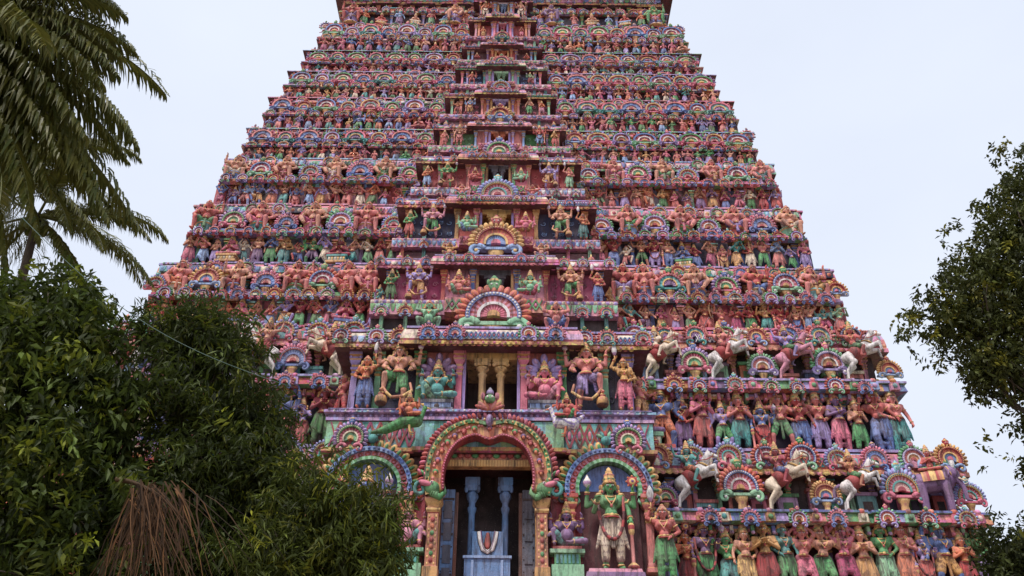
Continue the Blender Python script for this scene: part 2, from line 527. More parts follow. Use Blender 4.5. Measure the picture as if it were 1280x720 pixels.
POSES = {
    'hip': pose(pelvis=(.03, 0, .93), bust=.07,
                arms=[(sh(-1), (-.36, .05, 1.16), (-.17, -.10, 1.00)), (sh(1), (.34, 0, 1.13), (.36, -.08, .88))], garment='skirt'),
    'joined': pose(arms=[(sh(-1), (-.30, -.06, 1.12), (-.035, -.24, 1.26)), (sh(1), (.30, -.06, 1.12), (.035, -.24, 1.26))]),
    'four_arms': pose(garland=True, crown='tall',
                      arms=[(sh(-1), (-.33, -.02, 1.13), (-.34, -.16, .93)), (sh(1), (.32, -.02, 1.12), (.27, -.26, 1.26)),
                            ((-.22, .04, 1.38), (-.45, .06, 1.25), (-.43, -.04, 1.52)), ((.22, .04, 1.38), (.45, .06, 1.25), (.43, -.04, 1.52))],
                      props=['disc', 'conch', 'mace']),
    'raised': pose(arms=[(sh(-1, 0, .02), (-.38, 0, 1.50), (-.26, -.04, 1.76)), (sh(1), (.36, .05, 1.15), (.16, -.11, 1.00))]),
    'overhead': pose(pelvis=(-.04, 0, .93), bust=.075, garment='skirt', pleat=False,
                     arms=[(sh(-1, 0, .03), (-.36, 0, 1.60), (-.06, -.03, 1.84)), (sh(1, 0, .03), (.36, 0, 1.60), (.06, -.03, 1.84))],
                     legs=[((-.10, 0, .90), (-.16, -.10, .50), (-.10, 0, .08), (-.13, -.15, .035)),
                           ((.10, 0, .90), (.17, -.06, .49), (.18, 0, .08), (.23, -.14, .035))]),
    'guardian': pose(build=1.15, garment='short', crown='tall', pelvis=(.02, 0, .90),
                     arms=[((-.24, 0, 1.40), (-.38, -.06, 1.15), (-.25, -.22, 1.02)), ((.24, 0, 1.40), (.40, -.02, 1.14), (.34, -.2, 1.02)),
                           ((-.25, .04, 1.40), (-.50, .04, 1.30), (-.52, -.03, 1.58)), ((.25, .04, 1.40), (.50, .04, 1.30), (.54, -.03, 1.60))],
                     legs=[((-.12, 0, .88), (-.30, -.24, .84), (-.33, -.16, .42), (-.37, -.30, .38)),
                           ((.12, 0, .88), (.18, -.06, .48), (.20, .02, .08), (.26, -.13, .035))],
                     props=['club', 'snake', 'conch']),
    'warrior': pose(arms=[(sh(-1, 0, .02), (-.42, .03, 1.42), (-.50, -.04, 1.72)), (sh(1), (.40, -.05, 1.22), (.50, -.22, 1.30))],
                    legs=[((-.11, 0, .90), (-.27, -.10, .52), (-.30, .02, .08), (-.36, -.12, .035)),
                          ((.11, 0, .90), (.24, -.07, .49), (.34, .04, .08), (.42, -.08, .035))],
                    garment='short', props=['sword'], crown='low'),
    'chest': pose(arms=[(sh(-1), (-.32, -.02, 1.13), (-.02, -.20, 1.20)), (sh(1), (.34, .02, 1.13), (.34, -.06, .88))], crown='low',
                  garment='skirt', bust=.06),
    'tribhanga': pose(pelvis=(.06, 0, .93), chest=(-.02, -.01, 1.27), head=(.03, -.03, 1.57), bust=.07, garment='skirt',
                      arms=[((-.23, 0, 1.37), (-.38, 0, 1.22), (-.36, -.16, 1.44)), ((.19, 0, 1.40), (.36, 0, 1.18), (.44, -.08, .98))],
                      legs=[((-.05, 0, .90), (-.12, -.13, .50), (-.05, -.02, .08), (-.10, -.16, .035)),
                            ((.15, 0, .90), (.17, -.03, .49), (.15, 0, .08), (.20, -.14, .035))]),
    'many_arms': pose(build=1.1, garment='short', legs=[((-.11, 0, .90), (-.26, -.10, .50), (-.24, .02, .08), (-.32, -.12, .035)),
                                                        ((.11, 0, .90), (.26, -.10, .50), (.24, .02, .08), (.32, -.12, .035))],
                      arms=[((s * .22, .0 + .02 * i, 1.38), (s * (.40 + .02 * i), .03, 1.10 + .13 * i), (s * (.52 - .05 * abs(i - 1)), -.06, .98 + .26 * i))
                            for s in (-1, 1) for i in range(4)]),
    'bow': pose(build=1.05, arms=[(sh(-1, 0, .01), (-.42, -.06, 1.36), (-.62, -.12, 1.42)), (sh(1, 0, .01), (.42, .02, 1.40), (.16, -.14, 1.40))], garment='dhoti', crown='low', props=['bow'],
                legs=[((-.11, 0, .90), (-.22, -.12, .50), (-.30, .0, .08), (-.38, -.12, .035)), ((.11, 0, .90), (.16, -.05, .49), (.22, .04, .08), (.28, -.10, .035))]),
    'flute': pose(pelvis=(-.05, 0, .93), head=(.05, -.05, 1.565), garment='dhoti', arms=[(sh(-1), (-.32, -.12, 1.20), (.02, -.26, 1.46)), (sh(1), (.40, -.08, 1.22), (.24, -.26, 1.44))],
                  legs=[((-.14, 0, .90), (-.15, -.05, .49), (-.14, 0, .08), (-.18, -.15, .035)), ((.05, 0, .90), (.06, -.15, .50), (-.22, -.10, .08), (-.26, -.2, .05))]),
    'knee_up': pose(build=1.05, pelvis=(-.02, 0, .90), garment='short', crown='low', arms=[(sh(-1), (-.40, .02, 1.22), (-.52, -.10, 1.02)), (sh(1, 0, .02), (.36, 0, 1.54), (.20, -.06, 1.72))],
                    legs=[((-.10, 0, .88), (-.15, -.04, .48), (-.17, .02, .08), (-.22, -.13, .035)), ((.12, 0, .88), (.36, -.20, .82), (.24, -.16, .44), (.26, -.30, .38))]),
    'mother': pose(bust=.07, garment='skirt', crown='low', arms=[(sh(-1), (-.34, .02, 1.13), (-.22, -.24, 1.14)), (sh(1), (.32, -.04, 1.12), (.06, -.26, 1.12))], belly=.14),
    # seated with one leg folded and one hanging
    'seated': pose(build=1.1, belly=.19, pelvis=(0, 0, .16), chest=(0, -.02, .54), head=(0, -.05, .84), pleat=False,
                   arms=[((-.22, 0, .66), (-.38, -.06, .42), (-.46, -.24, .30)), ((.22, 0, .66), (.38, -.02, .44), (.33, -.20, .58)),
                         ((-.23, .04, .66), (-.44, .02, .56), (-.42, -.04, .82)), ((.23, .04, .66), (.44, .02, .56), (.42, -.04, .82))],
                   legs=[((-.12, -.03, .15), (-.36, -.22, .40), (-.34, -.22, .06), (-.36, -.36, .03)),
                         ((.12, -.03, .15), (.48, -.22, .13), (.12, -.36, .07), (-.02, -.38, .06))], garment='short', crown='tall'),
    'cross_legged': pose(belly=.14, pelvis=(0, 0, .15), chest=(0, -.01, .50), head=(0, -.04, .80), pleat=False,
                         arms=[((-.20, 0, .62), (-.33, -.05, .38), (-.05, -.22, .46)), ((.20, 0, .62), (.33, -.05, .38), (.05, -.22, .46))],
                         legs=[((-.12, -.03, .14), (-.42, -.20, .11), (.06, -.34, .07), (.14, -.36, .06)),
                               ((.12, -.03, .14), (.42, -.20, .11), (-.06, -.28, .10), (-.14, -.30, .09))], garment='short', crown='tall'),
    # broad hero seated on a block, one leg hanging down
    'hero': pose(build=1.22, belly=.15, pelvis=(0, 0, .62), chest=(0, -.03, 1.00), head=(0, -.06, 1.32), pleat=True,
                 arms=[((-.27, 0, 1.13), (-.46, .02, .90), (-.30, -.16, .70)), ((.27, 0, 1.13), (.47, .0, .90), (.40, -.22, .66))],
                 legs=[((-.13, -.03, .60), (-.26, -.34, .62), (-.27, -.28, .14), (-.29, -.44, .10)),
                       ((.13, -.03, .60), (.36, -.30, .64), (.20, -.40, .34), (.14, -.50, .30))], garment='short', crown='low'),
    'hero_raised': pose(build=1.22, belly=.15, pelvis=(0, 0, .62), chest=(0, -.03, 1.00), head=(.02, -.06, 1.32),
                        arms=[((-.27, 0, 1.13), (-.50, .0, 1.12), (-.46, -.08, 1.44)), ((.27, 0, 1.13), (.47, .0, .90), (.36, -.2, .70))],
                        legs=[((-.13, -.03, .60), (-.34, -.28, .60), (-.36, -.22, .12), (-.42, -.36, .08)),
                              ((.13, -.03, .60), (.34, -.28, .60), (.36, -.22, .12), (.42, -.36, .08))], garment='short', crown='low'),
    # squat figure straining under the ledge
    'squat': pose(build=1.15, belly=.17, pelvis=(0, 0, .36), chest=(0, -.05, .72), head=(0, -.12, 1.02), pleat=False,
                  arms=[((-.25, 0, .86), (-.48, -.05, .90), (-.40, -.02, 1.20)), ((.25, 0, .86), (.48, -.05, .90), (.40, -.02, 1.20))],
                  legs=[((-.13, -.03, .34), (-.40, -.22, .42), (-.34, -.10, .07), (-.42, -.24, .035)),
                        ((.13, -.03, .34), (.40, -.22, .42), (.34, -.10, .07), (.42, -.24, .035))], garment='short', crown='low'),
}


def arr(*p):
    return [np.array(x, float) for x in p]


def figure_prims(po):
    b = po['build']
    pel, ch, hd = arr(po['pelvis'], po['chest'], po['head'])
    B = []
    add = lambda p0, p1, r0, r1, k: B.append((tuple(p0), tuple(p1), r0, r1, k))
    x = np.array([1.0, 0, 0])
    wst = pel * .55 + ch * .45 + np.array([0, -.01, 0])
    add(pel - x * .07, pel + x * .07, .115 * b, .115 * b, 'hip')
    add(pel, wst, .12 * b, .11 * b, 'belly')
    add(wst + np.array([0, -.045 - (po['belly'] - .12) * .5, -.03]), wst + np.array([0, -.045 - (po['belly'] - .12) * .5, -.03]), po['belly'], po['belly'], 'belly')
    add(ch - x * .09 * b + np.array([0, 0, .02]), ch + x * .09 * b + np.array([0, 0, .02]), .125 * b, .125 * b, 'chest')
    add(wst, ch, .11 * b, .13 * b, 'chest')
    for s in (-1, 1):
        r = po['bust'] or .062 * b
        c = ch + np.array([s * .082 * b, -.10 * b, .03])
        add(c, c, r, r, 'chest')
    nk = ch + np.array([0, -.005, .15])
    add(nk, hd + np.array([0, .02, -.06]), .062 * b, .058, 'neck')
    # head: skull, face, chin, nose, ears
    add(hd + np.array([0, .02, .03]), hd + np.array([0, .01, .05]), .118, .112, 'head')
    add(hd + np.array([0, -.025, -.01]), hd + np.array([0, -.03, -.065]), .098, .066, 'head')
    add(hd + np.array([0, -.118, .022]), hd + np.array([0, -.142, -.022]), .013, .022, 'head')
    for s in (-1, 1):
        add(hd + np.array([s * .118, .02, .015]), hd + np.array([s * .122, .02, -.045]), .022, .018, 'head')
    for s_, el, ha in po['arms']:
        s_, el, ha = arr(s_, el, ha)
        add(s_ * .6 + (ch + np.array([0, 0, .06])) * .4, s_, .085 * b, .078 * b, 'arm')
        add(s_, el, .068 * b, .050 * b, 'arm')
        add(el, ha, .052 * b, .036 * b, 'arm')
        d = ha - el; d /= np.linalg.norm(d)
        add(ha, ha + d * .075, .038, .034, 'hand')
    for hp, kn, an, to in po['legs']:
        hp, kn, an, to = arr(hp, kn, an, to)
        add(hp, kn, .118 * b, .075 * b, 'leg')
        cf = kn * .65 + an * .35 + np.array([0, .02, 0])
        add(kn, cf, .072 * b, .074 * b, 'leg'); add(cf, an, .072 * b, .044, 'leg')
        add(an + np.array([0, .02, -.02]), to, .045, .036, 'foot')
    return B


def hand_fingers(mb, po, n=4):
    """five fingers of unequal length, rooted in the palm and slightly curled"""
    for _s, el, ha in po['arms']:
        el, ha = arr(el, ha)
        a, b, d = frame_of(ha - el)
        base = ha + d * .09
        for i, (o, l) in enumerate(((-.028, .055), (-.009, .07), (.011, .066), (.029, .05))):
            p0 = base + a * o - d * .02
            p1 = p0 + d * l * .6 - b * .008
            p2 = p1 + d * l * .4 - b * .03
            tube(mb, [p0, p1, p2], [.0125, .0115, .009], n, TINT)
        t0 = ha + d * .03 + a * .03
        tube(mb, [t0, t0 + a * .03 + d * .03, t0 + a * .038 + d * .07 - b * .015], [.015, .014, .010], n, TINT)


def face_paint(mb, po):
    hd = np.array(po['head'])
    for s in (-1, 1):
        e = hd + np.array([s * .046, -.108, .022])
        ball(mb, e, (.029, .016, .015), 'white', 8, 5)
        ball(mb, e + np.array([0, -.010, 0]), (.011, .010, .012), 'black', 6, 4)
        tube(mb, [hd + np.array([s * .02, -.121, .050]), hd + np.array([s * .05, -.113, .062]), hd + np.array([s * .082, -.088, .046])], [.005, .007, .004], 4, 'black')
    tube(mb, [hd + np.array([-.032, -.116, -.062]), hd + np.array([0, -.128, -.064]), hd + np.array([.032, -.116, -.062])], [.006, .013, .006], 5, 'red')
    ball(mb, hd + np.array([0, -.124, .066]), (.008, .008, .018), 'red', 5, 4)


def garment_prims(po):
    b, kind = po['build'], po['garment']
    pel = np.array(po['pelvis'])
    G = []
    x = np.array([1.0, 0, 0])
    G.append((tuple(pel - x * .07 + (0, 0, .03)), tuple(pel + x * .07 + (0, 0, .03)), .135 * b, .135 * b, 'hip'))
    standing = po['pelvis'][2] > .8
    for hp, kn, an, to in po['legs']:
        hp, kn, an, to = arr(hp, kn, an, to)
        if kind == 'short':
            G.append((tuple(hp), tuple(hp * .25 + kn * .75), .132 * b, .105 * b, 'leg'))
        else:
            G.append((tuple(hp), tuple(kn), .134 * b, .100 * b, 'leg'))
            e = an if kind == 'skirt' else kn * .3 + an * .7
            G.append((tuple(kn), tuple(e + (0, 0, .03)), .098 * b, .082 if kind == 'dhoti' else .09, 'leg'))
            if kind == 'skirt':
                m = (hp + kn) / 2
    if kind == 'skirt' and standing:
        l, r = [arr(*q) for q in po['legs']]
        for t in (.35, .7):
            G.append((tuple(l[1] * t + l[0] * (1 - t)), tuple(r[1] * t + r[0] * (1 - t)), .10, .10, 'leg'))
        G.append((tuple(l[1] * .5 + l[2] * .5), tuple(r[1] * .5 + r[2] * .5), .07, .07, 'leg'))
    if po['pleat'] and standing:
        G.append((tuple(pel + (0, -.125, 0)), tuple(pel + (0, -.125, -.50)), .03, .045, 'pleat'))
        for s in (-1, 1):
            G.append((tuple(pel + (s * .17, -.03, .02)), tuple(pel + (s * .24, -.02, -.34)), .035, .05, 'sash'))
            G.append((tuple(pel + (s * .24, -.02, -.34)), tuple(pel + (s * .30, .0, -.50)), .05, .02, 'sash'))
    elif po['pleat']:
        G.append((tuple(pel + (0, -.20, -.02)), tuple(pel + (0, -.24, -.36)), .05, .07, 'pleat'))
    return G


def cloth_paint(key, t, c):
    if key == 'pleat':
        return (.85, .80, .80, 1.0) if int(t * 30) % 2 else (.42, .36, .40, 1.0)
    if key == 'sash':
        return (1.15, 1.1, 1.1, 1.0) if int(t * 26) % 2 else (.62, .62, .7, 1.0)
    k = int(t * 26) % 3
    if k == 0:
        return (.46, .38, .42, 1.0)
    return (1.0, 1.0, 1.0, 1.0) if k == 1 else (1.2, 1.18, 1.08, 1.0)


def skin_paint(key, t, c):
    if key == 'foot' or key == 'hand':
        return (1.08, .95, .92, 1.0)
    return TINT


def crown_geo(po, n, full=True):
    hd = np.array(po['head'])
    mb = MB()
    c = tuple(hd + np.array([0, .022, .055]))
    if po['crown'] == 'tall':
        prof = [(.112, 0), (.138, .02), (.138, .05), (.118, .06), (.116, .10), (.126, .12), (.104, .14), (.098, .19), (.106, .21), (.078, .23), (.066, .27), (.072, .285), (.04, .30), (.045, .335), (.012, .37)]
        cols = ['gold', 'ochre', 'red', 'gold', ['green', 'gold'], 'gold', ['gold', 'ochre'], 'salmon', 'gold', 'ochre', 'gold', 'red', 'gold', 'gold']
    else:
        prof = [(.116, 0), (.132, .02), (.130, .05), (.112, .07), (.085, .12), (.05, .145), (.058, .17), (.02, .20)]
        cols = ['gold', ['red', 'gold'], 'ochre', 'tan', 'gold', 'red', 'gold']
    lathe(mb, prof, n, cols, c)
    if full:
        # scrolled side ornaments behind the ears, and ear discs
        for s in (-1, 1):
            p = hd + np.array([s * .15, .05, .0])
            ball(mb, p + np.array([0, .02, .03]), (.055, .04, .07), 'ochre', 7, 5)
            ball(mb, p + np.array([s * .012, .01, -.055]), (.048, .04, .05), 'gold', 7, 5)
            ball(mb, p + np.array([s * -.01, -.035, -.06]), (.026, .014, .03), 'coral', 6, 4)
        torus(mb, hd + np.array([0, -.105, .09]), (0, -1, .2), .022, .012, 'red', 7, 4)
    return mb.geo()


def hair_geo(po, n=8):
    hd = np.array(po['head'])
    mb = MB()
    ball(mb, hd + np.array([0, .055, .02]), (.128, .095, .125), 'black', n + 2, 6)
    for s in (-1, 1):
        tube(mb, [hd + np.array([s * .10, .06, -.02]), hd + np.array([s * .145, .06, -.12]), hd + np.array([s * .15, .05, -.19])], [.06, .05, .025], n - 2, 'black')
    return mb.geo()


def jewel_geo(po, n=12, m=4, full=True):
    b = po['build']
    mb = MB()
    pel, ch, hd = arr(po['pelvis'], po['chest'], po['head'])
    torus(mb, ch + np.array([0, -.02, .145]), (0, -.45, 1), .088 * b, .018, 'gold', n, m)
    torus(mb, ch + np.array([0, -.075, .085]), (0, -.95, .75), .105 * b, .016, 'coral', n, m)
    tube(mb, [ch + np.array(q) * np.array([b, b, 1]) for q in ((-.10, -.06, .15), (-.085, -.15, .06), (-.03, -.165, -.03), (0, -.16, -.07), (.03, -.165, -.03), (.085, -.15, .06), (.10, -.06, .15))], .013, max(4, m), 'gold')
    ball(mb, ch + np.array([0, -.165 * b, -.085]), (.03, .025, .04), 'coral', 6, 4)
    torus(mb, pel + np.array([0, 0, .105]), (0, -.08, 1), .165 * b, .022, 'gold', n + 4, m, .88)
    torus(mb, pel + np.array([0, -.005, .06]), (0, -.08, 1), .182 * b, .016, 'red', n + 4, m, .88)
    ball(mb, pel + np.array([0, -.175 * b, .08]), (.045, .025, .04), 'gold', 7, 4)
    if po['garland']:
        pts = []
        for i in range(15):
            a = PI * i / 14
            pts.append((-.24 * math.cos(a), -.05 - .13 * math.sin(a), 1.40 - .85 * math.sin(a) ** .7))
        for i, p in enumerate(pts):
            pass
        tube(mb, pts, .03, 6, ['maroon' if (i // 6) % 2 else 'red' for i in range(6 * 14 + 2)])
    return mb.geo()


def prop_geo(po):
    """what the hands hold: (name, geometry) list"""
    out = []
    A = po['arms']
    for k in po['props']:
        mb = MB()
        if k == 'mace':
            x, y = A[0][2][0], A[0][2][1] - .03
            lathe(mb, [(.10, 0), (.11, .05), (.07, .09), (.035, .12), (.032, .62), (.05, .66), (.055, .72), (.06, .80), (.04, .84), (.01, .86)], 10,
                  ['red', 'gold', 'ochre', 'salmon', 'ochre', 'gold', 'red', 'gold', 'ochre'], (x, y, 0))
            out.append(('mace', mb.geo()))
        elif k == 'disc':
            c = np.array(A[2][2]) + np.array([0, -.05, .17])
            for r, t, cl in ((.105, .03, 'red'), (.08, .04, 'gold'), (.045, .05, 'violet')):
                ball(mb, c, (r, t, r), cl, 12, 6)
            for i in range(8):
                a = 2 * PI * i / 8
                ball(mb, c + np.array([math.cos(a) * .11, 0, math.sin(a) * .11]), .022, 'orange', 5, 4)
            out.append(('discus', mb.geo()))
        elif k == 'conch':
            c = np.array(A[3][2]) + np.array([0, -.05, .12])
            lathe(mb, [(.02, -.08), (.07, -.03), (.085, .03), (.06, .08), (.045, .1), (.02, .15), (.006, .18)], 8, ['white', 'lilac', 'white', 'cream', 'white', 'cream'], tuple(c))
            out.append(('conch', mb.geo()))
        elif k == 'club':
            lathe(mb, [(.12, 0), (.15, .05), (.16, .14), (.14, .22), (.07, .27), (.09, .30), (.06, .34), (.05, .36)], 12,
                  ['brown', 'ochre', ['ochre', 'tan'], ['tan', 'ochre'], 'red', 'gold', 'gold'], (-.35, -.20, .0))
            out.append(('club', mb.geo()))
        elif k == 'snake':
            pts = [(.34, -.18, .62), (.40, -.2, .40), (.2, -.28, .2), (-.08, -.30, .16), (-.22, -.28, .30), (-.34, -.2, .52)]
            tube(mb, pts, [.03, .04, .045, .045, .04, .02], 7, ['gold' if (i // 7) % 2 else 'tan' for i in range(7 * 5 + 2)])
            out.append(('snake', mb.geo()))
        elif k == 'bow':
            h = np.array(A[0][2]) + np.array([-.02, -.06, 0])
            pts = [h + np.array([.10 - .16 * math.cos(t * 1.3), -.01, .52 * math.sin(t * 1.3)]) for t in np.linspace(-1.2, 1.2, 11)]
            tube(mb, pts, [.012, .02, .024, .026, .028, .03, .028, .026, .024, .02, .012], 6, 'ochre')
            tube(mb, [pts[0], pts[-1]], .006, 4, 'cream')
            out.append(('bow', mb.geo()))
        elif k == 'sword':
            h = np.array(A[0][2])
            V0 = h + np.array([0, -.03, .02])
            tube(mb, [V0, V0 + np.array([.05, -.02, .16]), V0 + np.array([.20, -.02, .40]), V0 + np.array([.40, -.02, .52])], [.02, .03, .035, .008], 5, 'grey', flat=.4)
            torus(mb, V0 + np.array([.02, 0, .06]), (.3, 0, 1), .035, .014, 'gold', 8, 4)
            out.append(('sword', mb.geo()))
    return out


def limb_jewels(mb, po, n=12, m=4, full=True):
    b = po['build']
    for s_, el, ha in po['arms']:
        s_, el, ha = arr(s_, el, ha)
        torus(mb, s_ * .55 + el * .45, el - s_, .064 * b, .016, 'gold', n - 3, m)
        torus(mb, el * .12 + ha * .88, ha - el, .042 * b, .015, 'gold', n - 3, m)
        if full:
            torus(mb, el * .24 + ha * .76, ha - el, .046 * b, .010, 'red', n - 3, m)
            ball(mb, s_ + np.array([0, -.02, .055]), (.07 * b, .06, .04), 'gold', 6, 4)
    for hp, kn, an, to in po['legs']:
        kn, an = arr(kn, an)
        torus(mb, kn * .1 + an * .9, an - kn, .054, .017, 'gold', n - 3, m)


FIG = {}           # (pose, lod) -> dict of part geometries


def figure(name, lod):
    """lod 2: close, 1: middle, 0: far"""
    key = (name, lod)
    if key in FIG:
        return FIG[key]
    po = POSES[name]
    vox, nb, ng = {2: (.0125, 6500, 4200), 1: (.018, 2000, 1300), 0: (.03, 420, 300)}[lod]
    d = {}
    mb = MB()
    mb.put(grow(figure_prims(po), vox, nb, skin_paint))
    if lod:
        hand_fingers(mb, po, 5 if lod == 2 else 3)
        face_paint(mb, po)
        limb_jewels(mb, po, 16 if lod == 2 else 9, 5 if lod == 2 else 3, lod == 2)
    d['body'] = mb.geo()
    d['garment'] = grow(garment_prims(po), vox, ng, cloth_paint)
    d['crown'] = crown_geo(po, {2: 16, 1: 10, 0: 6}[lod], lod > 0)
    if lod:
        d['hair'] = hair_geo(po, 8 if lod == 2 else 6)
        d['jewellery'] = jewel_geo(po, 16 if lod == 2 else 9, 5 if lod == 2 else 3, lod == 2)
        for k, g in prop_geo(po):
            d[k] = g
    else:
        mb = MB()
        torus(mb, np.array(po['chest']) + (0, -.09, .05), (0, -1, .7), .11, .025, 'gold', 6, 3)
        torus(mb, np.array(po['pelvis']) + (0, 0, .09), (0, 0, 1), .165 * po['build'], .025, 'red', 7, 3)
        d['jewellery'] = mb.geo()
    FIG[key] = d
    return d


# animals -------------------------------------------------------------
def horse_geo(lod):
    key = ('horse', lod)
    if key in FIG:
        return FIG[key]
    H = []
    a = lambda p0, p1, r0, r1, k='b': H.append((p0, p1, r0, r1, k))
    a((-.42, 0, 1.02), (.30, 0, 1.42), .25, .27)
    a((.30, 0, 1.42), (.36, 0, 1.50), .26, .22)
    a((.38, -.02, 1.55), (.62, -.10, 1.98), .19, .12)
    a((.62, -.10, 2.0), (.90, -.20, 1.84), .115, .062, 'head')
    a((.60, -.04, 2.1), (.60, -.03, 2.18), .03, .012); a((.62, -.16, 2.1), (.62, -.17, 2.18), .03, .012)
    for s in (-1, 1):
        y = .17 * s
        a((-.46, y * .8, .98), (-.22, y * 1.3, .78), .20, .12); a((-.22, y * 1.3, .78), (-.52, y * 1.2, .42), .11, .062)
        a((-.52, y * 1.2, .42), (-.56, y * 1.2, .08), .06, .045); a((-.56, y * 1.2, .06), (-.48, y * 1.2, .03), .055, .045, 'hoof')
        q = .12 if s < 0 else 0
        a((.40, y, 1.34), (.80, y * 1.2, 1.40 + q), .13, .075); a((.80, y * 1.2, 1.40 + q), (.86, y * 1.2, 1.04 + q), .068, .045)
        a((.86, y * 1.2, 1.04 + q), (.84, y * 1.2, .96 + q), .055, .045, 'hoof')
    paint = lambda k, t, c: rgba('brown') if k == 'hoof' else TINT
    d = {}
    mb = MB(); mb.put(grow(H, .022, {2: 4200, 1: 2600, 0: 800}[lod], paint))
    for s in (-1, 1):
        ball(mb, (.70, -.13 + s * .09, 2.0), .02, 'black', 6, 4)
    d['horse'] = mb.geo()
    mb = MB()
    tube(mb, [(-.64, 0, 1.12), (-.86, .02, .98), (-.92, .03, .66), (-.86, .02, .36)], [.05, .09, .08, .02], 7, 'violet')
    d['tail'] = mb.geo()
    mb = MB()
    for i in range(7):
        t = i / 6
        ball(mb, (.30 + .30 * t, .10 - .06 * t, 1.72 + .40 * t), (.07, .05, .08), 'violet', 6, 4)
    d['mane'] = mb.geo()
    mb = MB()
    for i, c in enumerate(('red', 'gold', 'green')):
        lathe(mb, [(.285 - .012 * i, -.24 + .05 * i), (.295 - .012 * i, 0), (.285 - .012 * i, .24 - .05 * i)], 14, c, (0, 0, 0))
    g = mb.geo()
    V = g[0].copy()
    th = math.radians(61)
    X = V[:, 2] * math.sin(th) + V[:, 0] * math.cos(th); Z = V[:, 2] * math.cos(th) - V[:, 0] * math.sin(th)
    V = np.stack([X - .04, V[:, 1], Z + 1.24], 1)
    mb = MB(); mb.raw(V, *g[1:])
    torus(mb, (.42, -.03, 1.62), (.5, -.1, 1), .20, .03, 'gold', 12, 4)
    tube(mb, [(.80, -.24, 1.86), (.55, -.24, 1.75), (.12, -.2, 1.72)], .018, 5, 'red')
    torus(mb, (.80, -.17, 1.90), (.85, -.3, -.5), .085, .014, 'gold', 10, 4)
    d['saddle'] = mb.geo()
    # the rider: one body, leaning with the horse, one arm up
    R = pose(pelvis=(-.08, 0, 1.52), chest=(-.14, -.03, 1.86), head=(-.12, -.07, 2.17), pleat=False, garment='short',
             arms=[((-.34, 0, 2.0), (-.55, -.06, 2.02), (-.62, -.10, 2.30)), ((.06, -.02, 2.0), (.20, -.14, 1.80), (.26, -.24, 1.92))],
             legs=[((-.06, -.16, 1.48), (.20, -.36, 1.34), (.05, -.38, .98), (.16, -.44, .92)), ((-.06, .16, 1.48), (.20, .32, 1.34), (.05, .34, .98), (.16, .38, .92))])
    vox, nb = {2: (.018, 2000), 1: (.02, 1400), 0: (.03, 420)}[lod]
    mb = MB(); mb.put(grow(figure_prims(R), vox, nb, skin_paint)); face_paint(mb, R); hand_fingers(mb, R, 3)
    d['rider'] = mb.geo()
    d['rider_garment'] = grow(garment_prims(R), vox, nb // 2, cloth_paint)
    mb = MB(); mb.put(crown_geo(R, 9)); mb.put(jewel_geo(R, 9, 3, False)); mb.put(hair_geo(R, 6))
    tube(mb, [(-.62, -.12, 2.3), (-.60, -.14, 2.5), (-.42, -.14, 2.74), (-.24, -.14, 2.80)], [.02, .03, .032, .006], 5, 'grey', flat=.4)
    d['rider_crown'] = mb.geo()
    FIG[key] = d
    return d


def elephant_geo():
    H = []
    a = lambda p0, p1, r0, r1, k='b': H.append((p0, p1, r0, r1, k))
    a((-.45, 0, 1.30), (.35, 0, 1.32), .44, .42)
    a((.60, -.05, 1.62), (.72, -.08, 1.55), .30, .26); a((.80, -.10, 1.42), (.98, -.14, .95), .15, .10); a((.98, -.14, .95), (1.0, -.16, .45), .10, .07); a((1.0, -.16, .45), (1.14, -.18, .38), .07, .045)
    for x, y in ((-.55, -.24), (-.55, .24), (.36, -.24), (.36, .24)):
        a((x, y, 1.1), (x + .03, y, .6), .20, .16); a((x + .03, y, .6), (x, y, .1), .15, .15)
    for s in (-1, 1):
        for q in (0, .12, .22):
            a((.52 + q * .1, -.05 + s * (.30 + q), 1.66 - q * .5), (.50, -.05 + s * (.34 + q), 1.28 + q * .3), .05, .04)
    d = {}
    mb = MB(); mb.put(grow(H, .03, 3600, None)); ball(mb, (.86, -.32, 1.62), .025, 'black', 6, 4); ball(mb, (.88, .12, 1.62), .025, 'black', 6, 4)
    d['elephant'] = mb.geo()
    mb = MB()
    for s in (-1, 1):
        tube(mb, [(.88, -.1 + s * .14, 1.32), (1.06, -.12 + s * .2, 1.14), (1.22, -.12 + s * .2, 1.20)], [.045, .035, .01], 6, 'cream')
    d['tusks'] = mb.geo()
    mb = MB()
    for r, w, c in ((.465, .40, 'ochre'), (.475, .32, 'tan'), (.485, .22, 'red'), (.495, .12, 'gold')):
        V, F = [], []
        for i in range(13):
            t = -.15 + (PI + .3) * i / 12
            for xx in (-w, w):
                V.append((xx - .05, -r * math.cos(t), 1.31 + r * math.sin(t)))
        F = [(2 * i, 2 * i + 2, 2 * i + 3, 2 * i + 1) for i in range(12)]
        mb.add(V, F, c, True)
    torus(mb, (.62, -.05, 1.62), (1, -.1, .3), .29, .03, 'gold', 14, 4)
    d['saddle_cloth'] = mb.geo()
    po = pose(**{**POSES['cross_legged'], 'garment': 'short'})
    sh_ = np.array([-.02, 0, 1.72])
    for nm, g in (('rider', None),):
        mb = MB(); mb.put(grow(figure_prims(po), .02, 1500, skin_paint)); face_paint(mb, po); hand_fingers(mb, po, 3)
        m2 = MB(); m2.put(mb.geo(), loc=sh_)
        d['rider'] = m2.geo()
    mb = MB(); mb.put(grow(garment_prims(po), .02, 700, cloth_paint), loc=sh_); d['rider_garment'] = mb.geo()
    mb = MB(); mb.put(crown_geo(po, 9), loc=sh_); mb.put(jewel_geo(po, 9, 3, False), loc=sh_); mb.put(hair_geo(po, 6), loc=sh_); d['rider_crown'] = mb.geo()
    return d


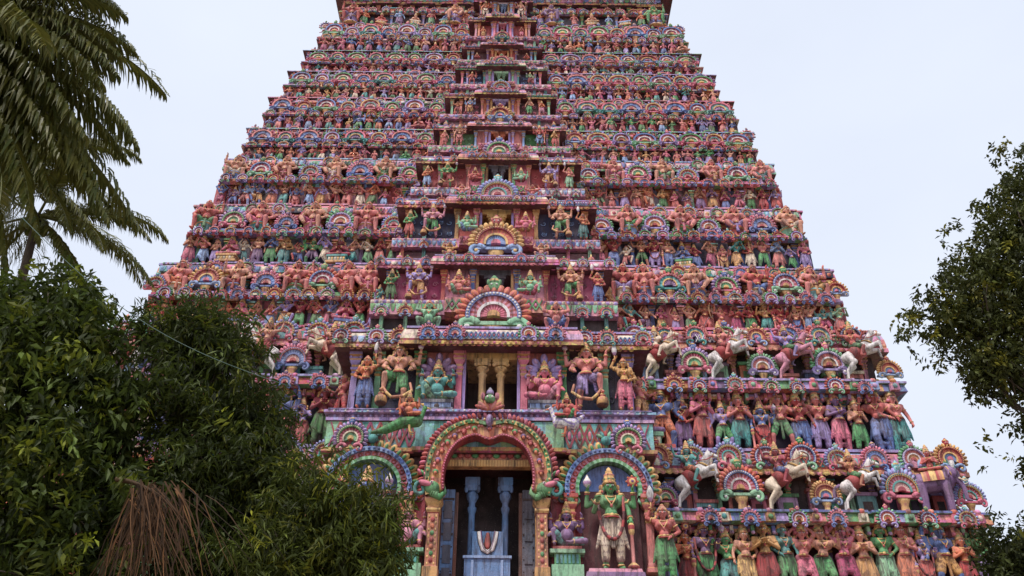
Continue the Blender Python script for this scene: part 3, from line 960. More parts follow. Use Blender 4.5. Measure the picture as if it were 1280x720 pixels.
def bird_geo(kind):
    """peacock (long tail) or swan, walking to the right, with a small seated rider"""
    H = []
    a = lambda p0, p1, r0, r1, k='b': H.append((p0, p1, r0, r1, k))
    a((-.25, 0, .42), (.25, 0, .46), .22, .20); a((.34, 0, .56), (.46, 0, .86), .13, .075); a((.46, 0, .86), (.50, 0, .98), .075, .09, 'head'); a((.56, 0, .98), (.72, 0, .94), .045, .015, 'beak')
    if kind == 'peacock':
        a((-.30, 0, .40), (-.80, .02, .16), .20, .16, 'tail'); a((-.80, .02, .16), (-1.25, .03, .06), .15, .06, 'tail')
    else:
        a((-.30, 0, .48), (-.62, 0, .74), .16, .05, 'tail')
    for s in (-1, 1):
        a((.0, s * .10, .3), (.04, s * .10, .03), .05, .035, 'beak'); a((.04, s * .1, .03), (.16, s * .1, .02), .035, .02, 'beak')
    pc = {'peacock': ('leaf', 'green', 'gold'), 'swan': ('white', 'lavender', 'orange')}[kind]

    def paint(k, t, c):
        if k == 'beak':
            return rgba(pc[2])
        if k == 'tail':
            return rgba(pc[1] if int(t * 14) % 2 else pc[0])
        return rgba(pc[0] if (int(c[0] * 16) + int(c[2] * 14)) % 3 else pc[1])
    d = {}
    mb = MB(); mb.put(grow(H, .018, 2600, paint)); ball(mb, (.53, -.07, 1.0), .018, 'black', 5, 4); ball(mb, (.53, .07, 1.0), .018, 'black', 5, 4)
    for i in range(3):
        tube(mb, [(.46 - .02 * i, 0, 1.05), (.42 - .05 * i, 0, 1.16)], [.012, .02], 4, pc[2])
    d['bird'] = mb.geo()
    po = POSES['seated']; o = np.array([-.05, -.02, .60])
    mb = MB(); mb.put(grow(figure_prims(po), .018, 1600, skin_paint)); face_paint(mb, po); hand_fingers(mb, po, 3)
    m2 = MB(); m2.put(mb.geo(), loc=o, sc=.8); d['rider'] = m2.geo()
    m2 = MB(); m2.put(grow(garment_prims(po), .018, 700, cloth_paint), loc=o, sc=.8); d['rider_garment'] = m2.geo()
    m2 = MB(); m2.put(crown_geo(po, 9), loc=o, sc=.8); m2.put(jewel_geo(po, 9, 3, False), loc=o, sc=.8); m2.put(hair_geo(po, 6), loc=o, sc=.8); d['rider_crown'] = m2.geo()
    return d
# ======================================================================
# ORNAMENT
# ======================================================================
def band(mb, cx, cz, y0, y1, ra, rb, t0, t1, n, cols, sx=1.0, sz=1.0):
    """ring segment: front at y0, back at y1, between radii ra and rb"""
    V, F, C = [], [], []
    for i in range(n + 1):
        t = t0 + (t1 - t0) * i / n
        c, s = math.cos(t), math.sin(t)
        for r, y in ((ra, y1), (ra, y0), (rb, y0), (rb, y1)):
            V.append((cx + r * c * sx, y, cz + r * s * sz))
    for i in range(n):
        cl = cols[i % len(cols)] if isinstance(cols, list) else cols
        for j in range(3):
            F.append((4 * i + j, 4 * i + j + 1, 4 * i + 5 + j, 4 * i + 4 + j)); C.append(cl)
    F.append((0, 1, 2, 3)); C.append(C[0]); F.append((4 * n + 3, 4 * n + 2, 4 * n + 1, 4 * n)); C.append(C[-2])
    mb.add(V, F, C)


def radial(mb, cx, cz, y, r, t, size, col, nu=6, nv=4):
    """petal pointing outwards at angle t; size (tangential, depth, radial)"""
    M = rot_y(PI / 2 - t)
    ball(mb, (cx + r * math.cos(t), y, cz + r * math.sin(t)), size, col, nu, nv, True, M)


def spiral(mb, cx, cz, y, r0, r1, t0, t1, rad, n, col, m=5):
    pts, rr = [], []
    for i in range(n):
        u = i / (n - 1)
        r = r0 + (r1 - r0) * u; t = t0 + (t1 - t0) * u
        pts.append((cx + r * math.cos(t), y - .02 * u, cz + r * math.sin(t))); rr.append(rad * (1 - .45 * u))
    tube(mb, pts, rr, m, col)


FAN_PALS = [
    # boss, inner flutes, bead ring, outer flutes, rim, petals, volutes, base, finial
    ('ochre', ('pink', 'crimson'), 'white', ('rose', 'red'), 'blue', ('coral', 'orange'), 'mint', 'ochre', 'green'),
    ('red', ('cream', 'pink'), 'blue', ('sky', 'blue'), 'salmon', ('pink', 'rose'), 'blue', 'tan', 'violet'),
    ('gold', ('mint', 'green'), 'cream', ('pink', 'crimson'), 'green', ('lavender', 'lilac'), 'pink', 'ochre', 'blue'),
    ('pink', ('blue', 'sky'), 'gold', ('orange', 'coral'), 'crimson', ('gold', 'ochre'), 'sky', 'gold', 'red'),
    ('violet', ('lilac', 'violet'), 'gold', ('teal', 'aqua'), 'pink', ('salmon', 'coral'), 'teal', 'tan', 'green'),
    ('red', ('gold', 'orange'), 'white', ('salmon', 'coral'), 'lavender', ('mint', 'green'), 'lavender', 'ochre', 'pink'),
    ('crimson', ('pink', 'cream'), 'teal', ('red', 'rose'), 'ochre', ('sky', 'lavender'), 'pink', 'ochre', 'aqua'),
]


def fan_geo(pal, lod, kind):
    """horseshoe fan, one unit wide; kind 'shrine' stands on a fluted stem, 'rosette' hangs on the cornice"""
    key = ('fan', pal, lod, kind)
    if key in FIG:
        return FIG[key]
    bo, inn, bd, ou, rim, pt, vo, base, fin = FAN_PALS[pal]
    mb = MB()
    cz = .50 if kind == 'shrine' else .40
    t0, t1 = math.radians(-28), math.radians(208)
    n = {2: 26, 1: 16, 0: 9}[lod]
    if kind == 'shrine':
        t0, t1 = math.radians(-10), math.radians(190)
    band(mb, cx := 0, cz, -.06, .08, .0, .085, t0, t1, max(6, n // 2), bo)
    band(mb, 0, cz, -.035, .08, .085, .175, t0, t1, n, [inn[0], inn[1]])
    band(mb, 0, cz, -.075, .08, .175, .215, t0, t1, n, bd)
    band(mb, 0, cz, -.055, .08, .215, .31, t0, t1, n, [ou[0], ou[1]])
    band(mb, 0, cz, -.11, .08, .31, .365, t0, t1, n, rim)
    if lod:
        for i in range(n - 1):
            t = t0 + (t1 - t0) * (i + .5) / (n - 1)
            ball(mb, (.34 * math.cos(t), -.115, cz + .34 * math.sin(t)), .02, bd, 5, 3)
    k = {2: 17, 1: 13, 0: 9}[lod]
    for i in range(k):
        t = t0 + (t1 - t0) * (i + .5) / k
        radial(mb, 0, cz, -.03, .425, t, (.052, .075, .085), pt[i % 2], 6 if lod else 4, 4 if lod else 3)
        if lod == 2:
            radial(mb, 0, cz, -.085, .41, t, (.025, .03, .05), pt[(i + 1) % 2], 5, 3)
    for s in (-1, 1):
        c = (s * .34, cz - .19) if kind == 'shrine' else (s * .24, cz - .30)
        spiral(mb, c[0], c[1], -.06, .15, .03, PI / 2 + s * 1.2, PI / 2 - s * 4.6, .052, {2: 16, 1: 11, 0: 7}[lod], vo, 5 if lod else 4)
        if lod:
            ball(mb, (c[0], -.09, c[1]), .04, bd, 6, 4)
    if kind == 'shrine':
        box(mb, -.46, .46, -.07, .12, cz - .155, cz - .10, vo)
        lathe(mb, [(.15, .0), (.15, .04), (.10, .06), (.085, .18), (.11, .24), (.14, .29), (.15, .36)], 10 if lod else 6, [base, 'red', base, ['ochre', 'tan'], base, 'gold'], (0, .03, 0), sy=.6)
    # finial: small lion mask and bud
    zt = cz + .47
    ball(mb, (0, -.05, zt), (.085, .07, .075), fin, 8 if lod else 5, 5 if lod else 3)
    if lod:
        for s in (-1, 1):
            ball(mb, (s * .035, -.115, zt + .02), .016, 'white', 5, 3)
            ball(mb, (s * .075, -.03, zt + .075), (.03, .03, .05), fin, 5, 4)
    lathe(mb, [(.05, .05), (.075, .09), (.06, .13), (.015, .19)], 7 if lod else 4, [fin, 'gold', fin], (0, -.02, zt))
    FIG[key] = mb.geo()
    return FIG[key]


def sweep(mb, poly, prof, cols, cell=None):
    """prof [(out, z)] run along the plan line; cols per profile segment: a colour or a list alternating along it"""
    P0 = [np.array(p, float) for p in poly]
    nrm = []
    for a, b in zip(P0, P0[1:]):
        d = (b - a) / np.linalg.norm(b - a); nrm.append(np.array([d[1], -d[0]]))
    pts, mit = [], []
    for i, p in enumerate(P0):
        if i == 0:
            m = nrm[0]
        elif i == len(P0) - 1:
            m = nrm[-1]
        else:
            m = (nrm[i - 1] + nrm[i]) / (1 + np.dot(nrm[i - 1], nrm[i]))
        pts.append(p); mit.append(m)
        if i < len(P0) - 1 and cell:
            L = np.linalg.norm(P0[i + 1] - p); k = int(L / cell)
            for j in range(1, k):
                pts.append(p + (P0[i + 1] - p) * j / k); mit.append(nrm[i])
    V, F, C = [], [], []
    q = len(prof)
    for p, m in zip(pts, mit):
        for o, z in prof:
            V.append((p[0] + m[0] * o, p[1] + m[1] * o, z))
    for i in range(len(pts) - 1):
        for j in range(q - 1):
            cl = cols[j]
            if isinstance(cl, list):
                cl = cl[i % len(cl)]
            F.append((i * q + j, (i + 1) * q + j, (i + 1) * q + j + 1, i * q + j + 1)); C.append(cl)
    mb.add(V, F, C)


def plan(w, y, back, breaks=()):
    pts = [(-w, back), (-w, y)]
    for xa, xb, p in sorted(breaks):
        pts += [(xa, y), (xa, y - p), (xb, y - p), (xb, y)]
    pts += [(w, y), (w, back)]
    out = [pts[0]]
    for p in pts[1:]:
        if abs(p[0] - out[-1][0]) + abs(p[1] - out[-1][1]) > 1e-4:
            out.append(p)
    return out


def dome_row(mb, x0, x1, y, z, w, r, cols, n=6):
    """row of half-round beads on a front face"""
    k = max(1, int((x1 - x0) / w)); s = (x1 - x0) / k
    V, F, C = [], [], []
    for i in range(k):
        cx = x0 + (i + .5) * s; b = len(V)
        V.append((cx, y - r * .8, z))
        for j in range(n):
            a = 2 * PI * j / n
            V.append((cx + r * math.cos(a), y, z + r * math.sin(a)))
        for j in range(n):
            F.append((b, b + 1 + (j + 1) % n, b + 1 + j)); C.append(cols[i % len(cols)])
    mb.add(V, F, C, True)


def scallop_row(mb, x0, x1, yb, yt, zb, zt, w, cols, up=False, edge=None):
    """row of hanging (or standing) scallops, each a rounded boss"""
    k = max(1, int((x1 - x0) / w)); s = (x1 - x0) / k
    V, F, C = [], [], []
    h = zt - zb
    for i in range(k):
        cx = x0 + (i + .5) * s; b = len(V)
        zc, yc = (zb + h * .45, yb * .5 + yt * .5) if not up else (zb + h * .45, yb * .5 + yt * .5)
        V.append((cx, yc - .05 * s - .02, zc))
        outline = []
        for j in range(7):
            a = PI * j / 6
            dz = math.sin(a)
            z = (zt - dz * h) if not up else (zb + dz * h)
            outline.append((cx - math.cos(a) * s * .47, z))
        for xx, z in outline:
            t = (z - zb) / h
            V.append((xx, yb + (yt - yb) * t - .006, z))
        for j in range(7):
            f = (b, b + 1 + (j + 1) % 7, b + 1 + j)
            F.append(f if up else f[::-1]); C.append(cols[i % len(cols)])
    mb.add(V, F, C, False)


def lattice(mb, x0, x1, yb, yt, zb, zt, cols, cell=None):
    """crossing bars with a boss in each diamond"""
    h = zt - zb
    k = max(1, round((x1 - x0) / (cell or h * .55))); s = (x1 - x0) / k
    wd = s * .13

    def bar(xa, za, xb, zb_, c, o):
        d = np.array([xb - xa, zb_ - za]); d /= np.linalg.norm(d); nn = np.array([-d[1], d[0]]) * wd
        Q = [(xa + nn[0], za + nn[1]), (xa - nn[0], za - nn[1]), (xb - nn[0], zb_ - nn[1]), (xb + nn[0], zb_ + nn[1])]
        V = []
        for dy in (o, .0):
            for x, z in Q:
                z = min(max(z, zb), zt); x = min(max(x, x0), x1)
                V.append((x, yb + (yt - yb) * (z - zb) / h - dy, z))
        mb.add(V, [(0, 1, 2, 3), (0, 4, 5, 1), (1, 5, 6, 2), (2, 6, 7, 3), (3, 7, 4, 0)], c)
    for i in range(k):
        xa = x0 + i * s
        bar(xa, zb, xa + s, zt, cols[0], .028); bar(xa, zt, xa + s, zb, cols[0], .021)
        zc = (zb + zt) / 2
        for xx in (xa,) if i else ():
            ball(mb, (xx, (yb + yt) / 2 - .005, zc), (s * .22, .03, h * .22), cols[1], 6, 3)


def pilaster_geo(lod):
    key = ('pil', lod)
    if key in FIG:
        return FIG[key]
    mb = MB()
    r2 = math.sqrt(.5) * 2
    sq = lambda prof, cols: lathe(mb, [(r * r2, z) for r, z in prof], 4, cols, (0, 0, 0), False, 1, 1, PI / 4)
    alt = rgba('ochre')
    sq([(.13, 0), (.13, .05), (.10, .06), (.10, .10), (.085, .12), (.075, .62), (.09, .64), (.09, .66), (.075, .67), (.075, .70), (.10, .715), (.115, .74), (.115, .75),
        (.085, .765), (.085, .80), (.13, .835), (.15, .86), (.15, .885), (.10, .895), (.10, .93), (.17, .95), (.17, 1.0)],
       [TINT, alt, TINT, (.8, .8, .8, 1), TINT, alt, alt, TINT, (.8, .8, .8, 1), alt, TINT, TINT, (.7, .7, .7, 1), alt, TINT, TINT, alt, (.7, .7, .7, 1), TINT, alt, TINT])
    if lod:
        for s in (-1, 1):
            ball(mb, (s * .13, -.10, .915), (.05, .05, .035), TINT, 6, 4)
        for i in range(4):
            box(mb, -.06 + i * .032, -.048 + i * .032, -.088, -.07, .14, .60, (.78, .74, .74, 1.0))
    FIG[key] = mb.geo()
    return FIG[key]


def column_geo(n=14):
    key = ('col', n)
    if key in FIG:
        return FIG[key]
    mb = MB()
    lathe(mb, [(.13, 0), (.13, .03), (.10, .045), (.092, .06), (.085, .70), (.10, .71), (.12, .735), (.12, .75), (.085, .76), (.085, .79), (.11, .80), (.15, .835), (.16, .86), (.12, .875), (.10, .885)], n,
          [TINT] * 14)
    box(mb, -.13, .13, -.13, .13, .885, .93, TINT, -.03, -.03)
    box(mb, -.20, .20, -.14, .14, .93, 1.0, TINT)
    for s in (-1, 1):
        ball(mb, (s * .16, -.10, .90), (.06, .06, .035), TINT, 7, 4)
    for i in range(9):
        a = 2 * PI * i / 9
        ball(mb, (.135 * math.cos(a), .135 * math.sin(a), .845), (.03, .03, .025), TINT, 5, 4)
    FIG[key] = mb.geo()
    return FIG[key]


# ======================================================================
# THE TOWER (numbers in metres: floor heights, set-backs, half widths)
# ======================================================================
ZF = [8.10, 12.72, 17.63, 20.91, 24.26, 27.27, 29.49, 31.89, 34.09, 35.94, 38.53, 41.4]
WY = [0.0, .82, 1.66, 2.25, 2.86, 3.40, 3.80, 4.23, 4.63, 4.96, 5.42, 5.9]           # wing wall
WW = [14.75, 13.65, 12.95, 12.4, 11.95, 11.4, 10.95, 10.45, 9.95, 9.5, 8.75, 8.3]      # wing half width
BY = [-2.4, -2.05, -.42, .35, 1.45, 2.25, 2.6, 3.07, 3.6, 3.75, 4.75, 5.3]            # bay wall
BW = [4.5, 4.25, 3.75, 3.4, 3.05, 2.6, 2.25, 1.9, 1.7, 1.4, 1.25, 1.1]               # bay half width
SW = [1.8, 2.15, 1.75, 1.45, 1.2, 1.0, .78, .76, .66, .46, .5, .4]                    # its middle part
OW = [1.29, .78, .56, .55, .42, .38, .36, .34, .26, .20, .22, .2]                    # the opening
BACK = [17.0 - .8 * y for y in WY]
WALLC = ['maroon', 'navy', 'magenta', 'navy', 'crimson', 'green', 'maroon', 'red', 'maroon', 'red', 'navy']
WALLC = ['maroon', 'navy', 'crimson', 'navy', 'red', 'maroon', 'crimson', 'maroon', 'red', 'maroon', 'slate']
BAYC = ['maroon', 'navy', 'magenta', 'navy', 'red', 'leaf', 'maroon', 'navy', 'maroon', 'red', 'navy']
COLC = ['doorblue', 'gold', 'slate', 'gold', 'slate', 'orange', 'lavender', 'mint', 'orange', 'pink', 'sky']

tower = empty('temple_gateway_tower', (0, 0, 0))
tag(tower, 'tall tapering painted temple gateway tower of eleven tiers crowded with coloured statues', 'temple tower')

PICK = random.Random(11)
PASTEL = ['pink', 'salmon', 'rose', 'coral', 'lavender', 'sky', 'mint', 'aqua', 'lilac', 'cream', 'ochre', 'green', 'blue', 'teal']
WARM = ['pink', 'salmon', 'rose', 'coral', 'pink', 'salmon', 'orange', 'lilac', 'red']
PILC = ['pink', 'salmon', 'green', 'teal', 'lavender', 'coral', 'rose', 'blue', 'mint', 'violet', 'orange']

PIL_MESH = {l: geo_mesh('pilaster', pilaster_geo(l), PAINT) for l in (0, 1)}
COL_MESH = geo_mesh('opening_column', column_geo(), PAINT)
FAN_MESH = {}


def fan_mesh(pal, lod, kind):
    k = (pal, lod, kind)
    if k not in FAN_MESH:
        FAN_MESH[k] = geo_mesh('shrine_fan' if kind == 'shrine' else 'cornice_rosette', fan_geo(pal, lod, kind), PAINT)
    return FAN_MESH[k]


def put_fan(storey, stuff, x, y, z, s, pal, kind, single, lod, rz=0.0):
    if single:
        o = link('shrine_fan' if kind == 'shrine' else 'cornice_rosette', fan_mesh(pal, lod, kind), storey, None, (x, y, z), rz, s)
    else:
        stuff.put(fan_geo(pal, lod, kind), loc=(x, y, z), sc=s, rz=rz)


def put_pil(storey, stuff, x, y, z, h, c, single, wd=1.0):
    if single:
        link('pilaster', PIL_MESH[1], storey, P[c], (x, y, z), 0, (wd, wd, h))
    else:
        stuff.put(pilaster_geo(0), loc=(x, y, z), sc=(wd, wd, h), tint=P[c])


def kapota_profile(z0, H, p):
    return [(0, z0), (p * .80, z0 + .02 * H), (p, z0 + .0 * H), (p, z0 + .16 * H), (p * .93, z0 + .19 * H), (p * .95, z0 + .28 * H), (p * .90, z0 + .55 * H), (p * .76, z0 + .78 * H), (p * .55, z0 + .86 * H), (p * .55, z0 + .89 * H), (p * .66, z0 + .90 * H), (p * .66, z0 + H), (0, z0 + H)]


STAT_SLOTS = []      # (storey index, row, x, y, z, scale, rz) filled by the storeys, peopled afterwards


def wing_slots(k, lo, hi, sp, rng):
    n = max(1, int(round((hi - lo) / sp)))
    s = (hi - lo) / n
    return [lo + s * (i + .5) + rng.uniform(-.06, .06) * sp for i in range(n)]


# where the horses, heroes and fans of the ledge row stand, lower storeys (x outwards)
LEDGE = {
    0: [('fan', 5.3, .8), ('horse', 6.25, 1), ('fan', 7.6, 1.45), ('horse', 9.0, 1), ('fan', 10.15, 1.0), ('horse', 11.2, 1), ('fan', 12.5, 1.4), ('elephant', 13.55, 1), ('fan', 14.5, 1.0)],
    1: [('horse', 5.75, 1), ('fan', 6.85, 1.3), ('horse', 8.0, 1), ('fan', 9.15, 1.1), ('horse', 10.25, 1), ('fan', 11.45, 1.35), ('horse', 12.55, 1), ('fan', 13.45, .9)],
    2: [('hero', 4.75, 1), ('hero', 5.55, 1), ('fan', 6.5, 1.3), ('hero', 7.45, 1), ('fan', 8.6, 1.15), ('hero', 9.7, 1), ('fan', 10.85, 1.35), ('hero', 11.85, 1), ('fan', 12.7, .9)],
}


def ledge_row(k):
    if k in LEDGE:
        return LEDGE[k]
    lo, hi = BW[k] + .75, WW[k] - .75
    out = []
    if k in (3, 4):
        n = round((hi - lo) / 1.03); s = (hi - lo) / n
        for i in range(n + 1):
            out.append(('fan', lo + s * i, 1.2 if i % 4 == 2 else 1.0) if i % 2 == 0 else ('hero', lo + s * i, 1))
    elif k < 10:
        n = round((hi - lo) / .98); s = (hi - lo) / n
        for i in range(n + 1):
            out.append(('fan', lo + s * i, 1.12 if i % 2 else .84))
    return out


def build_storey(k):
    r = random.Random(100 + k)
    z, z1 = ZF[k], ZF[k + 1]; h = z1 - z
    y, w, back = WY[k], WW[k], BACK[k]
    st = empty('storey', (0, 0, 0), parent=tower)
    single = k < 5
    low = k < 3
    wall, stuff, pil_stuff = MB(), MB(), MB()
    fh = .44 * h                                            # standing row
    wc = WALLC[k]
    # ---- wing walls: standing row, and the row behind the ledge
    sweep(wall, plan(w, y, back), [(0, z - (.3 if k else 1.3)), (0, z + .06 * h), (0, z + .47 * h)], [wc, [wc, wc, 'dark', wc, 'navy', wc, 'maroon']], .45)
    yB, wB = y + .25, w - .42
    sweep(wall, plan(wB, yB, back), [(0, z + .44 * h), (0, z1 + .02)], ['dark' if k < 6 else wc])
    # plinth mouldings under the standing row
    c1, c2 = r.choice(['green', 'mint', 'teal', 'pink']), r.choice(['salmon', 'lavender', 'rose'])
    sweep(wall, plan(w, y, back), [(.16, z - .02), (.16, z + .045 * h), (.10, z + .05 * h), (.10, z + .075 * h), (0, z + .08 * h)], [c1, 'ochre', c2, c2], .5)
    if k == 0:
        sweep(wall, [(-w, back), (-w, y), (-BW[0], y), (-BW[0], BY[0]), (BW[0], BY[0]), (BW[0], y), (w, y), (w, back)], [(.62, z - 1.15), (.62, z - .80), (.50, z - .78), (.50, z - .54), (.58, z - .52), (.58, z - .405), (0, z - .4)], ['teal', 'salmon', 'maroon', 'mint', ['green', 'mint'], 'salmon'], .3)
        for sgn in (-1, 1):
            xa, xb = min(sgn * (BW[0] + .01), sgn * (w + .4)), max(sgn * (BW[0] + .01), sgn * (w + .4))
            box(wall, xa, xb, y - .62, y - .002, z - .42, z - .004, 'crimson')
            scallop_row(wall, xa, xb, y - .625, y - .625, z - .36, z - .05, .24, ['salmon', 'mint', 'rose'])
    # upper string course below the ledge
    zt = z + .40 * h
    # ---- the ledge (small cornice with painted panels on the two lowest storeys)
    led = MB()
    pans = [r.choice(['coral', 'pink', 'green', 'blue', 'ochre', 'lavender', 'salmon', 'red', 'cream', 'violet']) for _ in range(37)]
    brk = []
    row = ledge_row(k)
    for kind, x, s in row:
        if kind == 'fan' and x + .55 * s < w - .1:
            hw = .5 * s
            brk += [(x - hw, x + hw, .12), (-x - hw, -x + hw, .12)]
    brk = [b for i, b in enumerate(sorted(brk)) if i == 0 or b[0] > sorted(brk)[i - 1][1] + .05]
    pl = .62 if k < 2 else (.55 if k < 5 else .26)
    t = h / 4.5
    if k < 2:
        prof = [(0, zt), (.26, zt + .01), (.30, zt + .02 * h), (.30, zt + .035 * h), (.40, zt + .04 * h), (pl, zt + .05 * h), (pl - .06, zt + .105 * h), (pl - .1, zt + .108 * h), (pl + .02, zt + .11 * h), (pl + .02, zt + .125 * h), (0, zt + .128 * h)]
        cols = [['maroon', 'coral', 'maroon', 'ochre', 'dark', 'green'], ['ochre', 'salmon', 'pink'], pans[3:20], ['brown', 'maroon', 'coral', 'maroon'], pans[::-1], pans, 'blue', 'mint', 'lavender' if k else 'blue', 'green' if k else 'slate']
        sweep(led, plan(w - pl + .25, y - .12, back, brk), [(max(0, o - .12), q) for o, q in prof], cols, .24)
        for sgn in (-1, 1):
            # brackets under the eave
            xx = BW[k] + .15
            while xx < w - .3:
                c = r.choice(PASTEL)
                box(led, sgn * xx - .05, sgn * xx + .05, y - pl + .10, y + .02, zt - .02 * h, zt + .035 * h, c)
                ball(led, (sgn * xx, y - pl + .10, zt - .01 * h), (.07, .07, .06), r.choice(WARM), 6, 4)
                xx += .31
        for sgn in (-1, 1):
            xa, xb = (BW[k], w) if sgn > 0 else (-w, -BW[k])
            n = int((xb - xa) / .66)
            for i in range(n):
                xx = xa + (i + .5) * (xb - xa) / n
                c = r.choice(PASTEL)
                # small shrine fronts along the eave
                box(led, xx - .15, xx + .15, y - pl - .17, y - pl - .03, zt + .045 * h, zt + .10 * h, c, .02, .0)
                ball(led, (xx, y - pl - .17, zt + .075 * h), (.09, .05, .09), r.choice(PASTEL), 7, 4)
                ball(led, (xx, y - pl - .10, zt + .118 * h), (.12, .07, .09), r.choice(WARM), 6, 4)
        for sgn in (-1, 1):
            xx = BW[k] + .55
            while xx < w - .2:
                stuff.put(fan_geo(r.randrange(7), 1, 'rosette'), loc=(sgn * xx, y - pl - .20, zt + .0 * h), sc=r.uniform(.52, .74))
                xx += r.uniform(.75, 1.5)
        ledge_top = zt + .128 * h
    else:
        prof = [(0, zt), (pl * .6, zt + .01), (pl, zt + .02 * h), (pl, zt + .04 * h), (pl - .05, zt + .05 * h), (pl - .05, zt + .075 * h), (0, zt + .08 * h)]
        sweep(led, plan(w - pl + .12, y - pl + .2, back, brk), [(max(0, o - pl + .2), q) for o, q in prof], ['maroon', pans[::-1], pans[5:17], 'ochre', pans, r.choice(['mint', 'lavender', 'sky', 'rose', 'pink'])], .22)
        ledge_top = zt + .08 * h
        # scalloped hoods over the standing row
        for sgn in (-1, 1):
            n = int((w - BW[k]) / .66)
            for i in range(n):
                xx = sgn * (BW[k] + .4 + i * .66)
                # little horseshoe gables along the eave
                stuff.put(fan_geo(r.randrange(7), 0 if k > 2 else 1, 'rosette'), loc=(xx + r.uniform(-.06, .06), y - pl - .06, zt - .04 * h), sc=(.62 * r.uniform(.8, 1.1), .8, .62 * min(1, h / 3.0) * r.uniform(.8, 1.05)))
    led.build('ledge', MOTIF, st)
    # ---- the big curved cornice and the moulding the next row stands on
    cor = MB()
    zk = z + (.80 if k < 2 else .76) * h
    Hk = z1 - .02 - zk
    pk = .46 if k < 2 else (.36 if k < 5 else .24)
    col_face = [r.choice(['pink', 'salmon', 'rose', 'pink', 'lilac', 'coral']) for _ in range(5)]
    kprof = kapota_profile(zk, Hk, pk)
    kb = []
    # small broken-forward stretches
    xs = BW[k] + .8
    while xs < wB - 2.2:
        wd = r.uniform(.9, 1.5)
        kb += [(xs, xs + wd, .10), (-xs - wd, -xs, .10)]
        xs += wd + r.uniform(.7, 1.2)
    under = 'brown' if k % 2 else 'maroon'
    lip = ['ochre', 'salmon', 'gold', 'coral', 'mint'][k % 5]
    top = [['lavender', 'violet'], ['pink', 'salmon'], ['lavender', 'sky'], ['rose', 'pink'], ['sky', 'lavender'], ['mint', 'sky'], ['rose', 'pink'], ['lavender', 'lilac'], ['sky', 'mint'], ['coral', 'red'], ['rose', 'pink']][k]
    sweep(cor, plan(wB, yB, back, kb), kprof, [under, under, lip, lip, 'red', col_face, col_face[::-1], [r.choice(PASTEL) for _ in range(7)], 'maroon', 'maroon', top[0], top], .42)
    yf0, yf1 = yB - pk * .97, yB - pk * .90
    za, zb = zk + .27 * Hk, zk + .60 * Hk
    for sgn in (-1, 1):
        lo, hi = BW[k] + .1, wB + .3
        x = lo
        while x < hi - .3:
            L = min(r.uniform(.7, 1.4), hi - x)
            xa, xb = (x, x + L - .08) if sgn > 0 else (-x - L + .08, -x)
            # the patterned panels stand proud of the broken-forward stretches too
            o = -.115
            mode = r.randrange(4)
            bg = r.choice(['teal', 'pink', 'cream', 'aqua', 'rose', 'navy'])
            box(cor, xa, xb, yf0 + o + .01, yf0 + .3, za, zb, bg)
            cell = .16 if k < 5 else .24
            if mode == 0:
                lattice(cor, xa, xb, yf0 + o, yf0 + o, za, zb, (r.choice(['green', 'blue', 'red', 'white']), r.choice(PASTEL)), (zb - za) * .6 if k > 4 else None)
            elif mode == 1:
                scallop_row(cor, xa, xb, yf0 + o, yf0 + o, za, zb, cell * 1.2, [r.choice(['blue', 'sky', 'pink', 'green']), r.choice(['white', 'cream', 'lavender'])])
            elif mode == 2:
                scallop_row(cor, xa, xb, yf0 + o, yf0 + o, za, zb, cell * 1.5, [r.choice(WARM), r.choice(PASTEL)], True)
            else:
                dome_row(cor, xa, xb, yf0 + o + .01, (za + zb) / 2, cell * 1.5, (zb - za) * .36, [r.choice(PASTEL), r.choice(PASTEL)], 6)
            x += L
        # fringe under the lip and beads on the moulding
        xa, xb = (lo, hi) if sgn > 0 else (-hi, -lo)
        dome_row(cor, xa, xb, yB - pk * .66 - .003, z1 - .02 - .05 * Hk, .17 if k < 4 else .26, .045 * Hk + .012, [r.choice(PASTEL), r.choice(WARM)], 5)
        scallop_row(cor, xa, xb, yB - pk - .105, yB - pk - .105, zk - .05 * Hk, zk + .08 * Hk, .2 if k < 4 else .3, [lip, r.choice(WARM)])
    # moulding up to the floor above
    sweep(cor, plan(WW[k + 1] + .42 if k < 10 else wB, WY[k + 1] - .42 if k < 10 else yB - .2, BACK[k + 1]), [(0, z1 - .16 * Hk), (.12, z1 - .15 * Hk), (.12, z1 - .03), (-.6, z1 - .02)], ['maroon', top, top[::-1]], .3)
    cor.build('cornice', MOTIF, st)
    # ---- rosettes on the cornice
    sp = 1.12 if k < 2 else (1.2 if k < 5 else .88)
    for sgn in (-1, 1):
        xx = BW[k] + .65
        i = 0
        while xx < wB + .25:
            s = (1.02 if k < 2 else (.70 if k < 5 else .72)) * r.uniform(.88, 1.08)
            put_fan(st, stuff, sgn * xx, yB - pk - .06, zk + (.12 if k < 2 else .1) * Hk, s, r.randrange(7), 'rosette', k < 4, 2 if k < 1 else (1 if k < 4 else 0), 0)
            xx += sp * r.uniform(.92, 1.1); i += 1
        # the end one turns the corner
        put_fan(st, stuff, sgn * (wB + pk + .02), yB + .55, zk, .8 if k < 2 else .55, r.randrange(7), 'rosette', False, 0, sgn * PI / 2)
    # ---- ledge row: fans now, figures later
    fz = ledge_top
    for kind, x, s in row:
        for sgn in (-1, 1):
            if kind == 'fan':
                hmul = (z + (.93 if k < 2 else 1.0) * h - fz) / 1.2
                s = s * (1.0 if k < 5 else 1.12)
                sz = min(hmul, s * 1.05) if k < 2 else min(hmul * 1.12, s * 1.02)
                put_fan(st, stuff, sgn * x, yB - pk - .14, fz, (s, 1, sz), r.randrange(7), 'shrine', single, 2 if k < 2 else (1 if k < 5 else 0))
            else:
                STAT_SLOTS.append((k, kind, sgn * x, yB - pk - (.22 if k < 2 else .20), fz, h, sgn))
